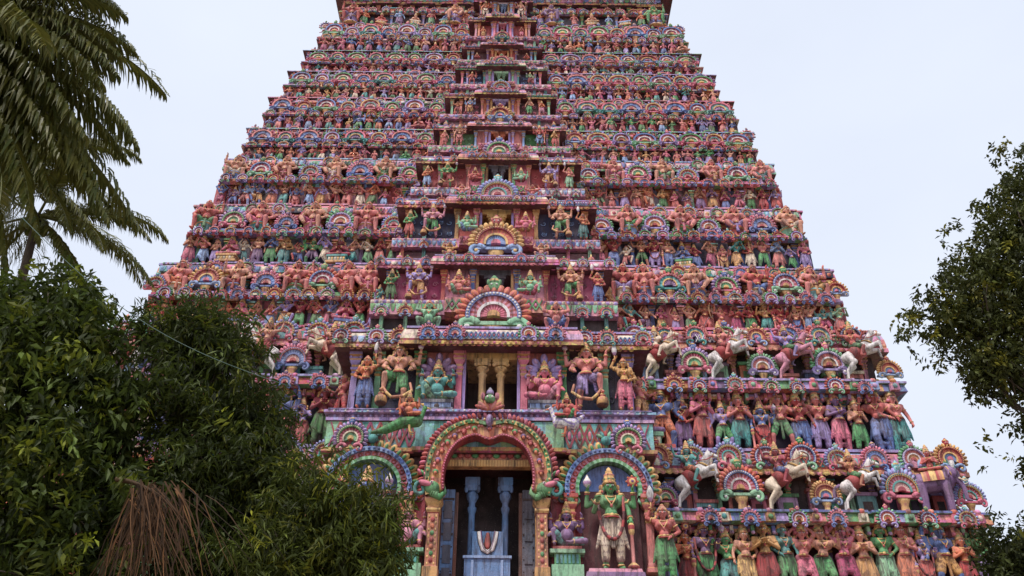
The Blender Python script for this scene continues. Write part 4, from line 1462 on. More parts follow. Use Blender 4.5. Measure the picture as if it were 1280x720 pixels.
    if k >= 5:
        for kind, x, s in row:
            for sgn in (-1, 1):
                STAT_SLOTS.append((k, 'small', sgn * (x + .49), yB - pk - .10, fz, h, sgn))
    # painted shrine fronts behind the figures
    xs = BW[k] + .2
    while xs < wB - .5:
        wd = r.uniform(.35, .7)
        for sgn in (-1, 1):
            c = r.choice(PASTEL + WARM)
            xa, xb = min(sgn * xs, sgn * (xs + wd)), max(sgn * xs, sgn * (xs + wd))
            hh = r.uniform(.35, .75) * (zk - fz)
            box(pil_stuff, xa, xb, yB - .16, yB + .02, fz, fz + hh, c)
            box(pil_stuff, xa - .05, xb + .05, yB - .21, yB + .02, fz + hh + .002, fz + hh + .07 * h / 3, r.choice(PASTEL))
            if k < 6:
                box(pil_stuff, xa + wd * .25, xb - wd * .25, yB - .175, yB - .162, fz + .04, fz + hh * .75, r.choice(['maroon', 'navy', 'dark', 'leaf']))
        xs += wd + r.uniform(.12, .5)
    # squat pillars behind
    xs = BW[k] + .4
    while xs < wB:
        for sgn in (-1, 1):
            put_pil(st, pil_stuff, sgn * xs, yB - .06, fz, zk - fz, r.choice(PILC), False, .9 * min(1, t * 1.3))
        xs += r.uniform(.55, .8)
    # ---- standing row: pilasters between the statues
    sp = [.57, .62, .54, .54, .54, .46, .46, .46, .46, .48, .9][k]
    for sgn in (-1, 1):
        xsl = wing_slots(k, BW[k] + .35, w - .12, sp, r)
        for i, xx in enumerate(xsl):
            STAT_SLOTS.append((k, 'stand', sgn * xx, y - (.46 if k < 2 else .34) * min(1, t + .3), z + .0, h, sgn))
            if i % 2 == 0:
                put_pil(st, pil_stuff, sgn * (xx + sp * .5), y - .10, z + .08 * h, .335 * h, r.choice(PILC), low and (sgn > 0 or k > 1), .95 * min(1, t * 1.2))
    # ---- rounded corner aedicules at the ends of the storey
    for sgn in (-1, 1):
        ex = sgn * (w - .40)
        c = r.choice(WARM)
        lathe(stuff, [(.5 * t + .1, 0), (.55 * t + .1, .05), (.55 * t + .1, .12), (.42 * t + .1, .2), (.3 * t + .05, .3), (.1, .36), (.05, .5)], 10, ['red', c, 'ochre', [r.choice(PASTEL), r.choice(PASTEL)], c, 'gold'], (ex, y + .25, ledge_top))
    # ---------------------------------------------------------------- bay
    by, bw, sw, ow = BY[k], BW[k], SW[k], OW[k]
    by2, bw2 = BY[k + 1], BW[k + 1]
    bc = BAYC[k]
    hA = .46 * h
    if k == 0:
        hA = .70 * h
    ot = z + (.40 * h if k else 3.42)                      # top of the opening
    dep = min(1.6, WY[k] - by + .6)
    for sgn in (-1, 1):
        xa, xb = (ow, bw) if sgn > 0 else (-bw, -ow)
        box(wall, xa, xb, by, by + dep, z - (.35 if k else 1.3), z + hA, bc)
        xa, xb = (ow, sw) if sgn > 0 else (-sw, -ow)
        box(wall, xa, xb, by - .14, by - .002, z - .1, z + hA, WARM[k % 9] if k else 'maroon')
        box(wall, xa + (.0 if sgn > 0 else sw - ow - .09), xa + (.09 if sgn > 0 else sw - ow), by - .2, by - .142, z, ot, 'lavender' if k % 2 else 'ochre')
    box(wall, -ow, ow, by - .1, by + dep, ot, z + hA + .02, COLC[k] if k else 'brown')
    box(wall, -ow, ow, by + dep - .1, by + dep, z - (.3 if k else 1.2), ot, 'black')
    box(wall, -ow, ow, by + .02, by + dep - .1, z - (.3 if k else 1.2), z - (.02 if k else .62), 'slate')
    # core behind the bay, up to the next storey
    zB = z + (.58 * h if k else .95 * h)
    if k:
        box(wall, -bw2 - .25, bw2 + .25, by2 - .18, WY[k] + 1.2, z + hA, z1 - .16 * h, 'maroon')
    else:
        box(wall, -bw, bw, by + .05, WY[k] + 1.2, z + hA, z1 - .03, 'maroon')
    # bay cornice
    bcn = MB()
    zc = z + (.43 * h if k else .71 * h); Hc = zB - zc
    pc = .5 * max(.55, t)
    db = .26 if k else .10
    poly = [(-bw, WY[k] + .3), (-bw, by), (-sw - .12, by), (-sw - .12, by - db), (sw + .12, by - db), (sw + .12, by), (bw, by), (bw, WY[k] + .3)]
    lipb = ['gold', 'ochre', 'pink', 'orange', 'ochre', 'salmon', 'gold', 'green', 'coral', 'gold', 'pink'][k]
    fc = [r.choice(['pink', 'salmon', 'lilac', 'rose', 'cream']) for _ in range(4)]
    if k:
        sweep(bcn, poly, kapota_profile(zc, Hc, pc), ['maroon', 'maroon', lipb, lipb, 'red', fc, fc[::-1], [r.choice(PASTEL) for _ in range(5)], 'maroon', 'red', 'lavender', 'lavender'], .3)
    else:
        prof = [(0, zc), (.22, zc + .01), (.27, zc + .05), (.27, zc + .16), (.20, zc + .18), (.20, z1 - .36), (.25, z1 - .34), (.25, z1 - .24), (.20, z1 - .22), (.20, z1 - .13), (.32, z1 - .11), (.32, z1 - .03), (0, z1 - .02)]
        sweep(bcn, poly, prof, ['maroon', 'red', 'ochre', 'maroon', ['aqua', 'mint', 'aqua', 'teal'], 'maroon', ['lilac', 'lavender'], 'violet', 'violet', ['lavender', 'lilac'], ['lavender', 'lilac', 'sky'], 'lavender'], .3)
    for xa, xb, dy in ((-bw - .1, -sw - .2, 0), (-sw, sw, -db), (sw + .2, bw + .1, 0)):
        yy = by + dy - pc - .012
        if k:
            za, zb2 = zc + .24 * Hc, zc + .58 * Hc
            if r.random() < .5:
                scallop_row(bcn, xa, xb, yy, yy + .05, za, zb2, .2 if k < 4 else .26, [r.choice(['blue', 'sky', 'green', 'pink']), r.choice(['white', 'sky', 'cream'])])
            else:
                box(bcn, xa, xb, yy + .005, yy + .2, za, zb2, r.choice(['cream', 'aqua', 'rose', 'white']))
                lattice(bcn, xa, xb, yy, yy, za, zb2, (r.choice(['crimson', 'green', 'blue']), r.choice(['pink', 'cream'])))
            scallop_row(bcn, xa, xb, yy + pc * .12, yy + pc * .12, zc - .06 * Hc, zc + .03 * Hc, .18, [lipb, 'coral'])
            dome_row(bcn, xa, xb, yy, zc + .08 * Hc, .16 if k < 4 else .24, .05 * Hc + .01, [lipb, r.choice(WARM)], 5)
        else:
            yy = by + dy - .205
            if dy == 0:
                lattice(bcn, xa, xb, yy, yy, zc + .20, z1 - .38, ('crimson', 'pink'), .3)
            dome_row(bcn, xa, xb, by + dy - .203, z1 - .175, .17, .05, ['lavender', 'lilac'], 7)
            dome_row(bcn, xa, xb, by + dy - .323, z1 - .07, .16, .035, ['white', 'lavender'], 6)
    bcn.build('bay_cornice', MOTIF, st)
    # knobs along the bay cornice: small masks at the ends and over the pilasters
    if k:
        for xx, dy in ((-bw - pc * .7, 0), (-bw * .66 - sw * .34, 0), (-bw * .33 - sw * .67, 0), (-sw * .9, -.26), (-sw * .52, -.26), (sw * .52, -.26), (sw * .9, -.26), (bw * .33 + sw * .67, 0), (bw * .66 + sw * .34, 0), (bw + pc * .7, 0)):
            put_fan(st, stuff, xx, by + dy - pc - .04, zc + .10 * Hc, .62 * max(.5, t), r.randrange(7), 'rosette', k < 3, 1 if k < 3 else 0)
    else:
        for xx, pal in ((-3.95, 2), (3.95, 2)):
            put_fan(st, stuff, xx, by - .30, zc - .02, 1.05, pal, 'rosette', True, 2)
    # band below the figures of the next storey: the rail they stand on
    rail = MB()
    if k < 10:
        rz0, rz1 = z1 - .17 * h, z1
        ry = by2 - .48 * max(.6, t)
        if k:
            box(rail, -bw2 - .42, -SW[k + 1] + .1, ry, WY[k] + .6, rz0 + .05 * h, rz1 - .005, 'rose')
            box(rail, SW[k + 1] - .1, bw2 + .42, ry, WY[k] + .6, rz0 + .05 * h, rz1 - .005, 'rose')
            box(rail, -SW[k + 1] + .1, SW[k + 1] - .1, ry - .18, WY[k] + .6, rz0 + .05 * h, rz1 - .01, 'salmon')
            bgc, fgc = [('cream', 'coral'), ('green', 'mint'), ('sky', 'blue'), ('sky', 'white'), ('mint', 'green'), ('lavender', 'blue'), ('pink', 'white'), ('green', 'mint'), ('red', 'pink'), ('navy', 'sky')][k]
            for xa, xb in ((-bw2 - .42, -SW[k + 1] - .0), (SW[k + 1] + .0, bw2 + .42)):
                scallop_row(rail, xa, xb, ry - .012, ry - .012, rz0 + .07 * h, rz1 - .035 * h, .17 if k < 4 else .2, [bgc, fgc])
                dome_row(rail, xa, xb, ry - .003, rz1 - .018 * h, .13 if k < 4 else .2, .016 * h, ['cream', 'lavender'], 5)
                n = 3
                for i in range(n):
                    xx = xa + (xb - xa) * (i + .5) / n
                    box(rail, xx - .06, xx + .06, ry + .1, ry + .3, zB, rz0 + .05 * h, r.choice(['teal', 'coral', 'mint']))
                box(rail, xa + .02, xb - .02, ry + .3, ry + .5, zB - .02, rz0 + .05 * h, 'dark')
            for xa, xb in ((-bw2 - .42, -SW[k + 1] - .0), (SW[k + 1] + .0, bw2 + .42)):
                for i in range(3):
                    xx = xa + (xb - xa) * (i + .5) / 3
                    stuff.put(fan_geo(r.randrange(7), 1 if k < 4 else 0, 'rosette'), loc=(xx, ry - .05, rz0 + .02 * h), sc=.5 * max(.55, t))
                    if k < 6 and i != 1:
                        lathe(rail, [(.16 * t, 0), (.16 * t, .08 * h), (.20 * t, .10 * h), (.15 * t, .125 * h), (.05 * t, .15 * h), (.02, .18 * h)], 8, [r.choice(PASTEL), 'ochre', r.choice(WARM), r.choice(PASTEL), 'gold'], (xx, by2 - .75 * t - .1, zB - .03 * h))
            lattice(rail, -SW[k + 1] + .12, SW[k + 1] - .12, ry - .192, ry - .192, rz0 + .065 * h, rz1 - .02 * h, ('green' if k % 2 else 'crimson', 'pink'))
        else:
            box(rail, -bw - .20, bw + .20, by - .34, by2 + .2, z1 - .022, z1 + .002, 'lavender')
            box(rail, -bw2 + .1, -OW[1] - .3, by2 - .5, by2 - .1, z1 + .004, z1 + .09, 'green')
            box(rail, OW[1] + .3, bw2 - .1, by2 - .5, by2 - .1, z1 + .004, z1 + .09, 'green')
        rail.build('rail', MOTIF, st)
    # bay pilasters and the two columns in the opening
    pz = z + .005
    if k:
        for xx, c, dy in [(ow + .20, ['', 'pink', 'blue', 'pink', 'green', 'lavender', 'violet', 'mint', 'orange', 'pink', 'sky'][k], -.20), (sw + .03, ['', 'green', 'coral', 'ochre', 'salmon', 'sky', 'salmon', 'teal', 'violet', 'lavender', 'pink'][k], -.16), ((sw + bw) / 2 + .25, PILC[(k * 3 + 5) % 11], -.08), (bw - .08, PILC[(k * 3 + 1) % 11], -.08)]:
            for sgn in (-1, 1):
                put_pil(st, pil_stuff, sgn * xx, by + dy, pz, zc - pz + .02, c, k < 5, max(.5, t) * 1.05)
        for sgn in (-1, 1):
            link('opening_column', COL_MESH, st, P[COLC[k]], (sgn * ow * .36, by - .02, z - .02), 0, (1.25 * ow / .78, 1.25 * ow / .78, ot - z + .02))
    if stuff.n:
        o = stuff.build('fan_ornament', PAINT, st); o['kind'] = 'stuff'
    if pil_stuff.n:
        o = pil_stuff.build('background_pilaster', PAINT, st); o['kind'] = 'stuff'
    # scrolled foliage in relief on the bay walls
    if 0 < k < 8:
        fcol = ['', 'slate', 'rose', 'sky', 'salmon', 'mint', 'pink', 'sky'][k]
        for sgn in (-1, 1):
            for q in range(5):
                px_ = sgn * (sw + .15 + (bw - sw - .25) * (q + .5) / 5)
                for j in range(2):
                    spiral(wall, px_, z + (.14 + .15 * j) * h, by - .02, .085 * t + .05, .02, r.uniform(0, 6), r.uniform(8, 11) * (1 if (q + j) % 2 else -1), .022, 10, fcol, 4)
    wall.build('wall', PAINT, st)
    # big fan standing on the bay cornice in front of the opening above
    if 0 < k < 10:
        W = sw * 1.02
        H = (z1 + .22 * (ZF[k + 2] - z1) - zB) / 1.02
        put_fan(st, stuff, 0, by2 - .85 * max(.7, t), zB - .02, (W * 1.15, 1.2, min(H, W * 1.1)), [0, 0, 3, 6, 2, 3, 6, 4, 4, 4, 1][k], 'shrine', True, 2 if k < 4 else 1)
    return st


STOREYS = [build_storey(k) for k in range(11)]


# ------------------------------------------------ the great doorway (lowest storey)
def torana(name, cx, cz, y, a, b, parts, ends, scale, n=44, cusp=0.0, ea=1.0, eb=1.0):
    """arch of concentric bands ending in two sea-beast heads"""
    mb = MB()
    t0, t1 = math.radians(-14), math.radians(194)
    for ra, rb, d, cols in parts:
        V, F, C = [], [], []
        for i in range(n + 1):
            t = t0 + (t1 - t0) * i / n
            dip = cusp * math.exp(-((t - PI / 2) / .14) ** 2) * (1.0 - (ra - .7) * 1.2)
            for r_, yy in ((ra, y + .12), (ra, y - d), (rb, y - d), (rb, y + .12)):
                c_, s_ = math.cos(t), math.sin(t)
                V.append((cx + a * r_ * math.copysign(abs(c_) ** ea, c_), yy, cz + b * r_ * math.copysign(abs(s_) ** eb, s_) - dip))
        for i in range(n):
            cl = cols[i % len(cols)] if isinstance(cols, list) else cols
            for j in range(3):
                F.append((4 * i + j, 4 * i + j + 1, 4 * i + 5 + j, 4 * i + 4 + j)); C.append(cl)
        mb.add(V, F, C)
    return mb, t0, t1


def beasts(mb, cx, cz, y, a, s, c1, c2, c3):
    for sg in (-1, 1):
        x0 = cx + sg * a
        # rolled snout, jaw, eye, crest and fin of the sea beast
        ball(mb, (x0 - sg * .02 * s, y - .2 * s, cz - .12 * s), (.26 * s, .20 * s, .22 * s), c1, 12, 8)
        spiral(mb, x0 + sg * .30 * s, cz - .16 * s, y - .22 * s, .24 * s, .05 * s, PI / 2 + sg * .5, PI / 2 - sg * 6.0, .075 * s, 22, c3, 6)
        tube(mb, [(x0 - sg * .05 * s, y - .22 * s, cz - .26 * s), (x0 - sg * .28 * s, y - .24 * s, cz - .40 * s), (x0 - sg * .42 * s, y - .22 * s, cz - .24 * s), (x0 - sg * .40 * s, y - .2 * s, cz - .05 * s)], [.14 * s, .11 * s, .07 * s, .02 * s], 8, c1)
        for i in range(5):
            torus(mb, (x0 - sg * (.06 + .07 * i) * s, y - .23 * s, cz - (.27 + .03 * i) * s), (sg, 0, .5), (.135 - .012 * i) * s, .014 * s, 'leaf', 10, 4)
        ball(mb, (x0 + sg * .16 * s, y - .36 * s, cz - .02 * s), (.22 * s, .08 * s, .09 * s), c2, 9, 6, True, rot_y(-sg * .3))
        ball(mb, (x0 - sg * .03 * s, y - .38 * s, cz + .0 * s), .05 * s, 'white', 7, 5); ball(mb, (x0 - sg * .03 * s, y - .425 * s, cz + .0 * s), .024 * s, 'black', 6, 4)
        for i in range(4):
            ball(mb, (x0 + sg * (.10 + .09 * i) * s, y - .16 * s, cz + (.20 + .13 * i - .02 * i * i) * s), (.12 * s, .10 * s, .05 * s), c2 if i % 2 else c1, 8, 5, True, rot_y(-sg * .9))


def doorway():
    st = STOREYS[0]
    y = BY[0] - .40
    z = ZF[0]
    # main arch
    cz = 10.52
    AB = 1.78

    def cq(t):
        c = math.cos(t)
        return math.copysign(abs(c) ** .80, c)

    def sq(t):
        c = math.sin(t)
        return math.copysign(abs(c) ** .86, c)
    mb, t0, t1 = torana('a', 0, cz, y, 1.74, AB, [(.70, .74, .34, ['crimson', 'red']), (.74, .93, .24, ['tan', 'orange', 'tan', 'ochre']), (.93, .99, .32, ['green', 'leaf', 'gold']), (.99, 1.02, .25, 'maroon')], None, 1, 60, .16, .80, .86)
    n = 64
    for i in range(n):
        t = t0 + (t1 - t0) * (i + .5) / n
        dip = .16 * math.exp(-((t - PI / 2) / .14) ** 2)
        ball(mb, (1.74 * .712 * cq(t), y - .36, cz + AB * .712 * sq(t) - dip), .03, 'pink', 5, 4)
    for i in range(54):
        t = t0 + (t1 - t0) * (i + .5) / 54
        M = rot_y(PI / 2 - t - .35)
        ball(mb, (1.74 * 1.06 * cq(t), y - .16, cz + AB * 1.06 * sq(t)), (.060, .11, .115), ['red', 'coral', 'red', 'pink'][i % 4], 7, 5, True, M)
    for i in range(17):
        t = t0 + (t1 - t0) * (i + .5) / 17
        c = ['green', 'red', 'violet'][i % 3]
        p = (1.74 * .835 * cq(t), y - .26, cz + AB * .835 * sq(t))
        ball(mb, p, (.085, .07, .075), c, 8, 5); ball(mb, (p[0], p[1] - .05, p[2] - .06), (.05, .05, .06), 'orange' if i % 2 else 'coral', 7, 4)
        for q in (-1, 1):
            tt = t + q * .085
            ball(mb, (1.74 * .87 * cq(tt), y - .25, cz + AB * .87 * sq(tt)), (.05, .04, .05), 'salmon', 6, 4)
    for i in range(40):
        t = t0 + (t1 - t0) * (i + .5) / 40
        ball(mb, (1.74 * .96 * cq(t), y - .33, cz + AB * .96 * sq(t)), (.04, .03, .04), 'leaf' if i % 2 else 'gold', 5, 4)
    beasts(mb, 0, cz - .20, y - .05, 1.55, .92, 'green', 'pink', 'teal')
    # crest: mask, leaf spray and bud over the crown of the arch
    zc = cz + AB + .06
    ball(mb, (0, y - .36, zc - .18), (.11, .08, .20), 'violet', 8, 6); ball(mb, (0, y - .42, zc - .16), (.06, .05, .12), 'lavender', 8, 6)
    for i in range(7):
        t = math.radians(20 + i * 23.3)
        M = rot_y(PI / 2 - t)
        ball(mb, (math.cos(t) * .26, y - .34, zc + .18 + math.sin(t) * .14), (.07, .07, .20), ['coral', 'orange', 'salmon'][i % 3], 7, 5, True, M)
    ball(mb, (0, y - .42, zc + .46), (.16, .12, .13), 'green', 9, 6)
    for s in (-1, 1):
        ball(mb, (s * .07, y - .53, zc + .48), .035, 'white', 6, 4)
        ball(mb, (s * .20, y - .38, zc + .56), (.07, .06, .13), 'pink', 7, 5)
    lathe(mb, [(.06, 0), (.11, .07), (.10, .16), (.02, .28)], 9, ['grey', 'lavender', 'grey'], (0, y - .38, zc + .56))
    mb.build('door_arch', PAINT, st)
    # side arches over the tall guardians
    for sg in (-1, 1):
        cx = sg * 3.32
        c = 10.36
        yy = BY[0] - .10
        mb, u0, u1 = torana('b', cx, c, yy, 1.24, 1.20, [(.66, .74, .26, ['mint', 'green']), (.74, .88, .20, 'rose'), (.88, .98, .28, ['blue', 'sky'])], None, 1, 40)
        for i in range(18):
            t = u0 + (u1 - u0) * (i + .5) / 18
            torus(mb, (cx + 1.24 * .81 * math.cos(t), yy - .21, c + 1.20 * .81 * math.sin(t)), (0, -1, 0), .055, .025, 'red' if i % 2 else 'coral', 8, 4)
        for i in range(30):
            t = u0 + (u1 - u0) * (i + .5) / 30
            ball(mb, (cx + 1.24 * .93 * math.cos(t), yy - .29, c + 1.20 * .93 * math.sin(t)), .04, 'blue', 5, 4)
        for i in range(23):
            t = u0 + (u1 - u0) * (i + .5) / 23
            M = rot_y(PI / 2 - t)
            ball(mb, (cx + 1.24 * 1.07 * math.cos(t), yy - .10, c + 1.20 * 1.07 * math.sin(t)), (.11, .09, .17), 'ochre' if i % 2 else 'gold', 7, 5, True, M)
            ball(mb, (cx + 1.24 * 1.05 * math.cos(t), yy - .18, c + 1.20 * 1.05 * math.sin(t)), (.05, .05, .10), 'green', 6, 4, True, M)
        beasts(mb, cx, c - .18, yy - .02, 1.08, .62, 'mint', 'salmon', 'slate')
        ball(mb, (cx, yy - .22, c + 1.42), (.16, .12, .14), 'teal', 8, 6)
        for i in range(5):
            t = math.radians(30 + 30 * i)
            ball(mb, (cx + math.cos(t) * .2, yy - .18, c + 1.52 + math.sin(t) * .12), (.06, .05, .12), ['teal', 'mint', 'red'][i % 3], 6, 4, True, rot_y(PI / 2 - t))
        mb.build('niche_arch', PAINT, st)
        mb = MB()
        band(mb, cx, c, yy - .004, yy + .05, 0, .80, 0, PI, 24, 'blue', 1, .95)
        box(mb, cx - .82, cx + .82, yy - .004, yy + .05, z - .1, c - .004, 'maroon')
        box(mb, cx - .95 if sg > 0 else cx + .78, cx - .78 if sg > 0 else cx + .95, yy - .05, yy - .01, z, c - .2, 'red')
        mb.build('niche_back', PAINT, st)
        for q, cc in ((-1.05, 'coral'), (1.05, 'salmon')):
            link('pilaster', PIL_MESH[1], st, P[cc], (cx + q, yy - .12, z), 0, (1.15, 1.0, c - z - .15))
        mb = MB()
        box(mb, cx - .78, cx + .78, BY[0] - .95, BY[0] - .11, z - .42, z - .16, 'violet', .04, .04)
        box(mb, cx - .70, cx + .70, BY[0] - .90, BY[0] - .11, z - .158, z - .065, 'rose', .03, .03)
        box(mb, min(sg * 4.3, sg * 5.15), max(sg * 4.3, sg * 5.15), BY[0] - .75, BY[0] + .4, z - .42, z - .255, 'mint', .03, .03)
        mb.build('pedestal', PAINT, st)
        # orange door jamb
        jx = sg * 1.46
        mb = MB()
        V = []
        lathe(mb, [(r_ * 1.414, q) for r_, q in [(.20, -1.0), (.20, .02), (.15, .05), (.145, 1.45), (.16, 1.47), (.19, 1.53), (.19, 1.58), (.15, 1.62), (.16, 1.68), (.22, 1.76), (.24, 1.82), (.24, 1.86), (.17, 1.9), (.18, 1.98), (.26, 2.05), (.28, 2.12), (.28, 2.22), (.2, 2.24), (.2, 2.4)]], 4,
              ['ochre', 'tan', 'tan', 'red', 'ochre', 'gold', 'tan', 'ochre', 'gold', 'ochre', 'tan', 'red', 'ochre', 'gold', 'ochre', 'ochre', 'tan', 'tan'], (jx, y - .02, z), False, 1, 1, PI / 4)
        for i in range(10):
            ball(mb, (jx, y - .17, z - .35 + .18 * i), (.06, .03, .07), ['red', 'green', 'orange'][i % 3], 7, 4)
            for q in (-1, 1):
                ball(mb, (jx + q * .09, y - .165, z - .26 + .18 * i), (.03, .02, .05), 'gold', 5, 3)
        mb.build('door_jamb', PAINT, st)
    y = BY[0] - .26
    # interior: lintel frieze, columns, door leaves and the blue panel with the painted mark
    mb = MB()
    box(mb, -1.31, 1.31, y + .06, y + .30, 11.02, 11.22, 'ochre')
    for i in range(32):
        xx = -1.28 + 2.56 * (i + .5) / 32
        box(mb, xx - .022, xx + .022, y + .035, y + .058, 11.03, 11.21, 'gold')
    box(mb, -1.31, 1.31, y + .10, y + .30, 11.225, 11.75, 'tan')
    for i in range(13):
        xx = -1.2 + 2.4 * i / 12
        ball(mb, (xx, y + .10, 11.36), (.105, .06, .085), ['red', 'green', 'coral'][i % 3], 8, 5)
    box(mb, -1.31, 1.31, y + .09, y + .098, 11.46, 11.49, 'gold')
    mb.build('lintel', PAINT, st)
    for sg in (-1, 1):
        link('opening_column', COL_MESH, st, P['doorblue'], (sg * .47, BY[0] + .55, z - .6), 0, (1.05, 1.05, 3.45))
        mb = MB()
        xa = sg * 1.29
        lo, hi = min(xa, xa - sg * .34), max(xa, xa - sg * .34)
        box(mb, lo, hi, BY[0] + .35, BY[0] + .43, z - 1.0, 10.55, 'slate' if sg > 0 else 'doorblue')
        for q in range(4):
            box(mb, lo + .06, hi - .06, BY[0] + .325, BY[0] + .348, z - .25 + q * .62, z + .25 + q * .62, 'slate')
        xi = lo - .10 if sg > 0 else hi + .004
        box(mb, xi, xi + .096, BY[0] + .44, BY[0] + .50, z - 1.0, 10.5, 'brown')
        for q in range(9):
            for j in (0, 1):
                ball(mb, (lo + .035 + j * (hi - lo - .07), BY[0] + .345, z - .5 + q * .33), (.02, .02, .02), 'dark', 6, 4)
        for q in (.1, 1.2, 2.2):
            box(mb, lo + .01, hi - .01, BY[0] + .332, BY[0] + .349, z - .06 + q * 1.0, z + .0 + q * 1.0, 'dark')
        mb.build('door_leaf', PAINT, st)
    mb = MB()
    yb = BY[0] + .30
    box(mb, -.62, .62, yb, yb + .12, z - 1.0, 8.66, 'doorblue')
    box(mb, -.42, .42, yb, yb + .10, 8.662, 9.34, 'doorblue')
    box(mb, -.66, .66, yb - .05, yb + .12, 8.60, 8.67, 'sky')
    for s in (-1, 1):
        box(mb, s * .40 - .035, s * .40 + .035, yb - .03, yb - .002, z - .3, 8.55, 'sky')
    mb.build('door_panel', PAINT, st)
    # the mark: a white U with violet inner line and a red drop
    mb = MB()
    U = [(-.235, 9.33), (-.20, 9.06), (-.13, 8.84), (0, 8.76), (.13, 8.84), (.20, 9.06), (.235, 9.33)]
    tube(mb, [(x, yb - .012, q) for x, q in U], .020, 6, 'dark', flat=3.9)
    tube(mb, [(x, yb - .024, q) for x, q in U], .022, 6, 'white', flat=2.9)
    tube(mb, [(x * .82, yb - .034, q + .02) for x, q in U], .016, 5, 'violet', flat=1.0)
    lathe(mb, [(.03, 0), (.075, .06), (.085, .14), (.06, .28), (.035, .42), (.02, .44)], 10, 'coral', (0, yb - .02, 8.86), True, 1, .25)
    lathe(mb, [(.03, -.02), (.098, .06), (.105, .14), (.078, .28), (.05, .43), (.03, .455)], 10, 'dark', (0, yb - .005, 8.855), True, 1, .12)
    mb.build('painted_mark', PAINT, st)
    # a seat under the small seated figures beside the door
    for sg in (-1, 1):
        mb = MB()
        x = sg * 2.12
        yy = BY[0] - .55
        box(mb, x - .42, x + .42, yy, BY[0] - .15, z - .5, z + .12, 'mint'); box(mb, x - .34, x + .34, yy + .04, BY[0] - .15, z + .12, z + .42, 'green')
        for i in range(6):
            box(mb, x - .3 + i * .105, x - .235 + i * .105, yy + .015, yy + .038, z + .15, z + .38, 'teal')
        box(mb, x - .46, x + .46, yy - .02, BY[0] - .15, z + .42, z + .52, 'mint'); box(mb, x - .38, x + .38, yy, BY[0] - .15, z + .522, z + .60, 'coral')
        mb.build('pedestal', PAINT, st)
        mb = MB()
        box(mb, x - .40, x + .40, BY[0] - .165, BY[0] - .15, z, 10.3, 'crimson')
        scallop_row(mb, x - .38, x + .38, BY[0] - .17, BY[0] - .17, 10.0, 10.28, .19, ['rose', 'magenta'])
        mb.build('niche_back', PAINT, st)
        # outer pier of the bay
        link('pilaster', PIL_MESH[1], st, P['salmon'], (sg * 4.42, BY[0] - .10, z), 0, (1.1, 1.0, 2.6))
    # grey seats of the two seated figures beside the yellow columns
    for sg in (-1, 1):
        mb = MB()
        x = sg * 1.62; yy = BY[1] - .62; zz = ZF[1]
        box(mb, x - .52, x + .52, yy, BY[1] - .15, zz, zz + .10, 'grey'); box(mb, x - .46, x + .46, yy + .03, BY[1] - .15, zz + .10, zz + .26, 'sky')
        box(mb, x - .52, x + .52, yy, BY[1] - .15, zz + .26, zz + .36, 'grey'); ball(mb, (x + .05, yy + .03, zz + .15), (.08, .03, .08), 'black', 8, 5)
        mb.build('pedestal', PAINT, STOREYS[1])


doorway()


# ------------------------------------------------ granite base and roof
def base_and_roof():
    mb = MB()
    zt = 6.95
    # two piers with the carriage passage between them
    for sg in (-1, 1):
        xa, xb = (2.4, 15.2) if sg > 0 else (-15.2, -2.4)
        box(mb, xa, xb, -.55, 17.4, 0, zt - .5, 'grey')
        xi, xo = (1.6, 4.9) if sg > 0 else (-4.9, -1.6)
        box(mb, xi, xo, -2.95, -.552, 0, zt - .5, 'grey')
    box(mb, -2.4, 2.4, -.54, 17.3, 6.2, zt - .5, 'grey')
    box(mb, -1.6, 1.6, -2.93, -.56, 6.2, zt - .5, 'grey')
    sweep(mb, plan(15.2, -.55, 17.4, [(-4.9, 4.9, 2.4)]), [(0, zt - .9), (.5, zt - .85), (.5, zt - .6), (.3, zt - .4), (.1, zt), (-4, zt)], ['grey', 'grey', 'grey', 'grey', 'grey'], None)
    sweep(mb, plan(15.2, -.55, 17.4, [(-4.9, -1.6, 2.4), (1.6, 4.9, 2.4)]), [(.35, -.2), (.35, .5), (.2, .6), (.2, .9), (.0, 1.0)], ['grey'] * 4, None)
    o = mb.build('stone_base', GRANITE, tower)
    m2 = MB()
    for sg in (-1, 1):
        for i in range(7):
            x = sg * (5.6 + i * 1.5)
            m2.put(pilaster_geo(0), loc=(x, -.6, 1.0), sc=(1.6, 1.2, 5.9), tint=P['grey'])
    o = m2.build('stone_pilaster', GRANITE, tower); o['kind'] = 'stuff'
    # barrel roof above the last storey
    rf = MB()
    z = ZF[11]
    sweep(rf, plan(WW[10] - .2, WY[10] + .2, BACK[10]), [(0, z - .1), (.7, z), (.75, z + .25), (.5, z + .7), (0, z + .9)], ['maroon', 'coral', ['pink', 'mint'], ['rose', 'lavender']], .6)
    n = 18
    ya, yb = WY[10] + .4, BACK[10] - .4
    V, F, C = [], [], []
    for xx in (-WW[10] + .3, WW[10] - .3):
        for i in range(n + 1):
            t = PI * i / n
            V.append((xx, (ya + yb) / 2 - (yb - ya) / 2 * math.cos(t), z + .8 + 3.4 * math.sin(t)))
    for i in range(n):
        F.append((i, n + 1 + i, n + 2 + i, i + 1)); C.append(['pink', 'coral', 'mint'][i % 3])
    F.append(tuple(range(n + 1))); C.append('salmon'); F.append(tuple(range(n + 1, 2 * n + 2))[::-1]); C.append('salmon')
    rf.add(V, F, C)
    ro = rf.build('barrel_roof', PAINT, tower)
    for i in range(9):
        fb = MB()
        lathe(fb, [(.3, 0), (.35, .2), (.15, .35), (.4, .7), (.3, 1.0), (.08, 1.2), (.02, 1.7)], 10, 'gold', (-6.4 + 1.6 * i, (ya + yb) / 2, z + 4.15))
        fb.build('finial', PAINT, ro)


base_and_roof()
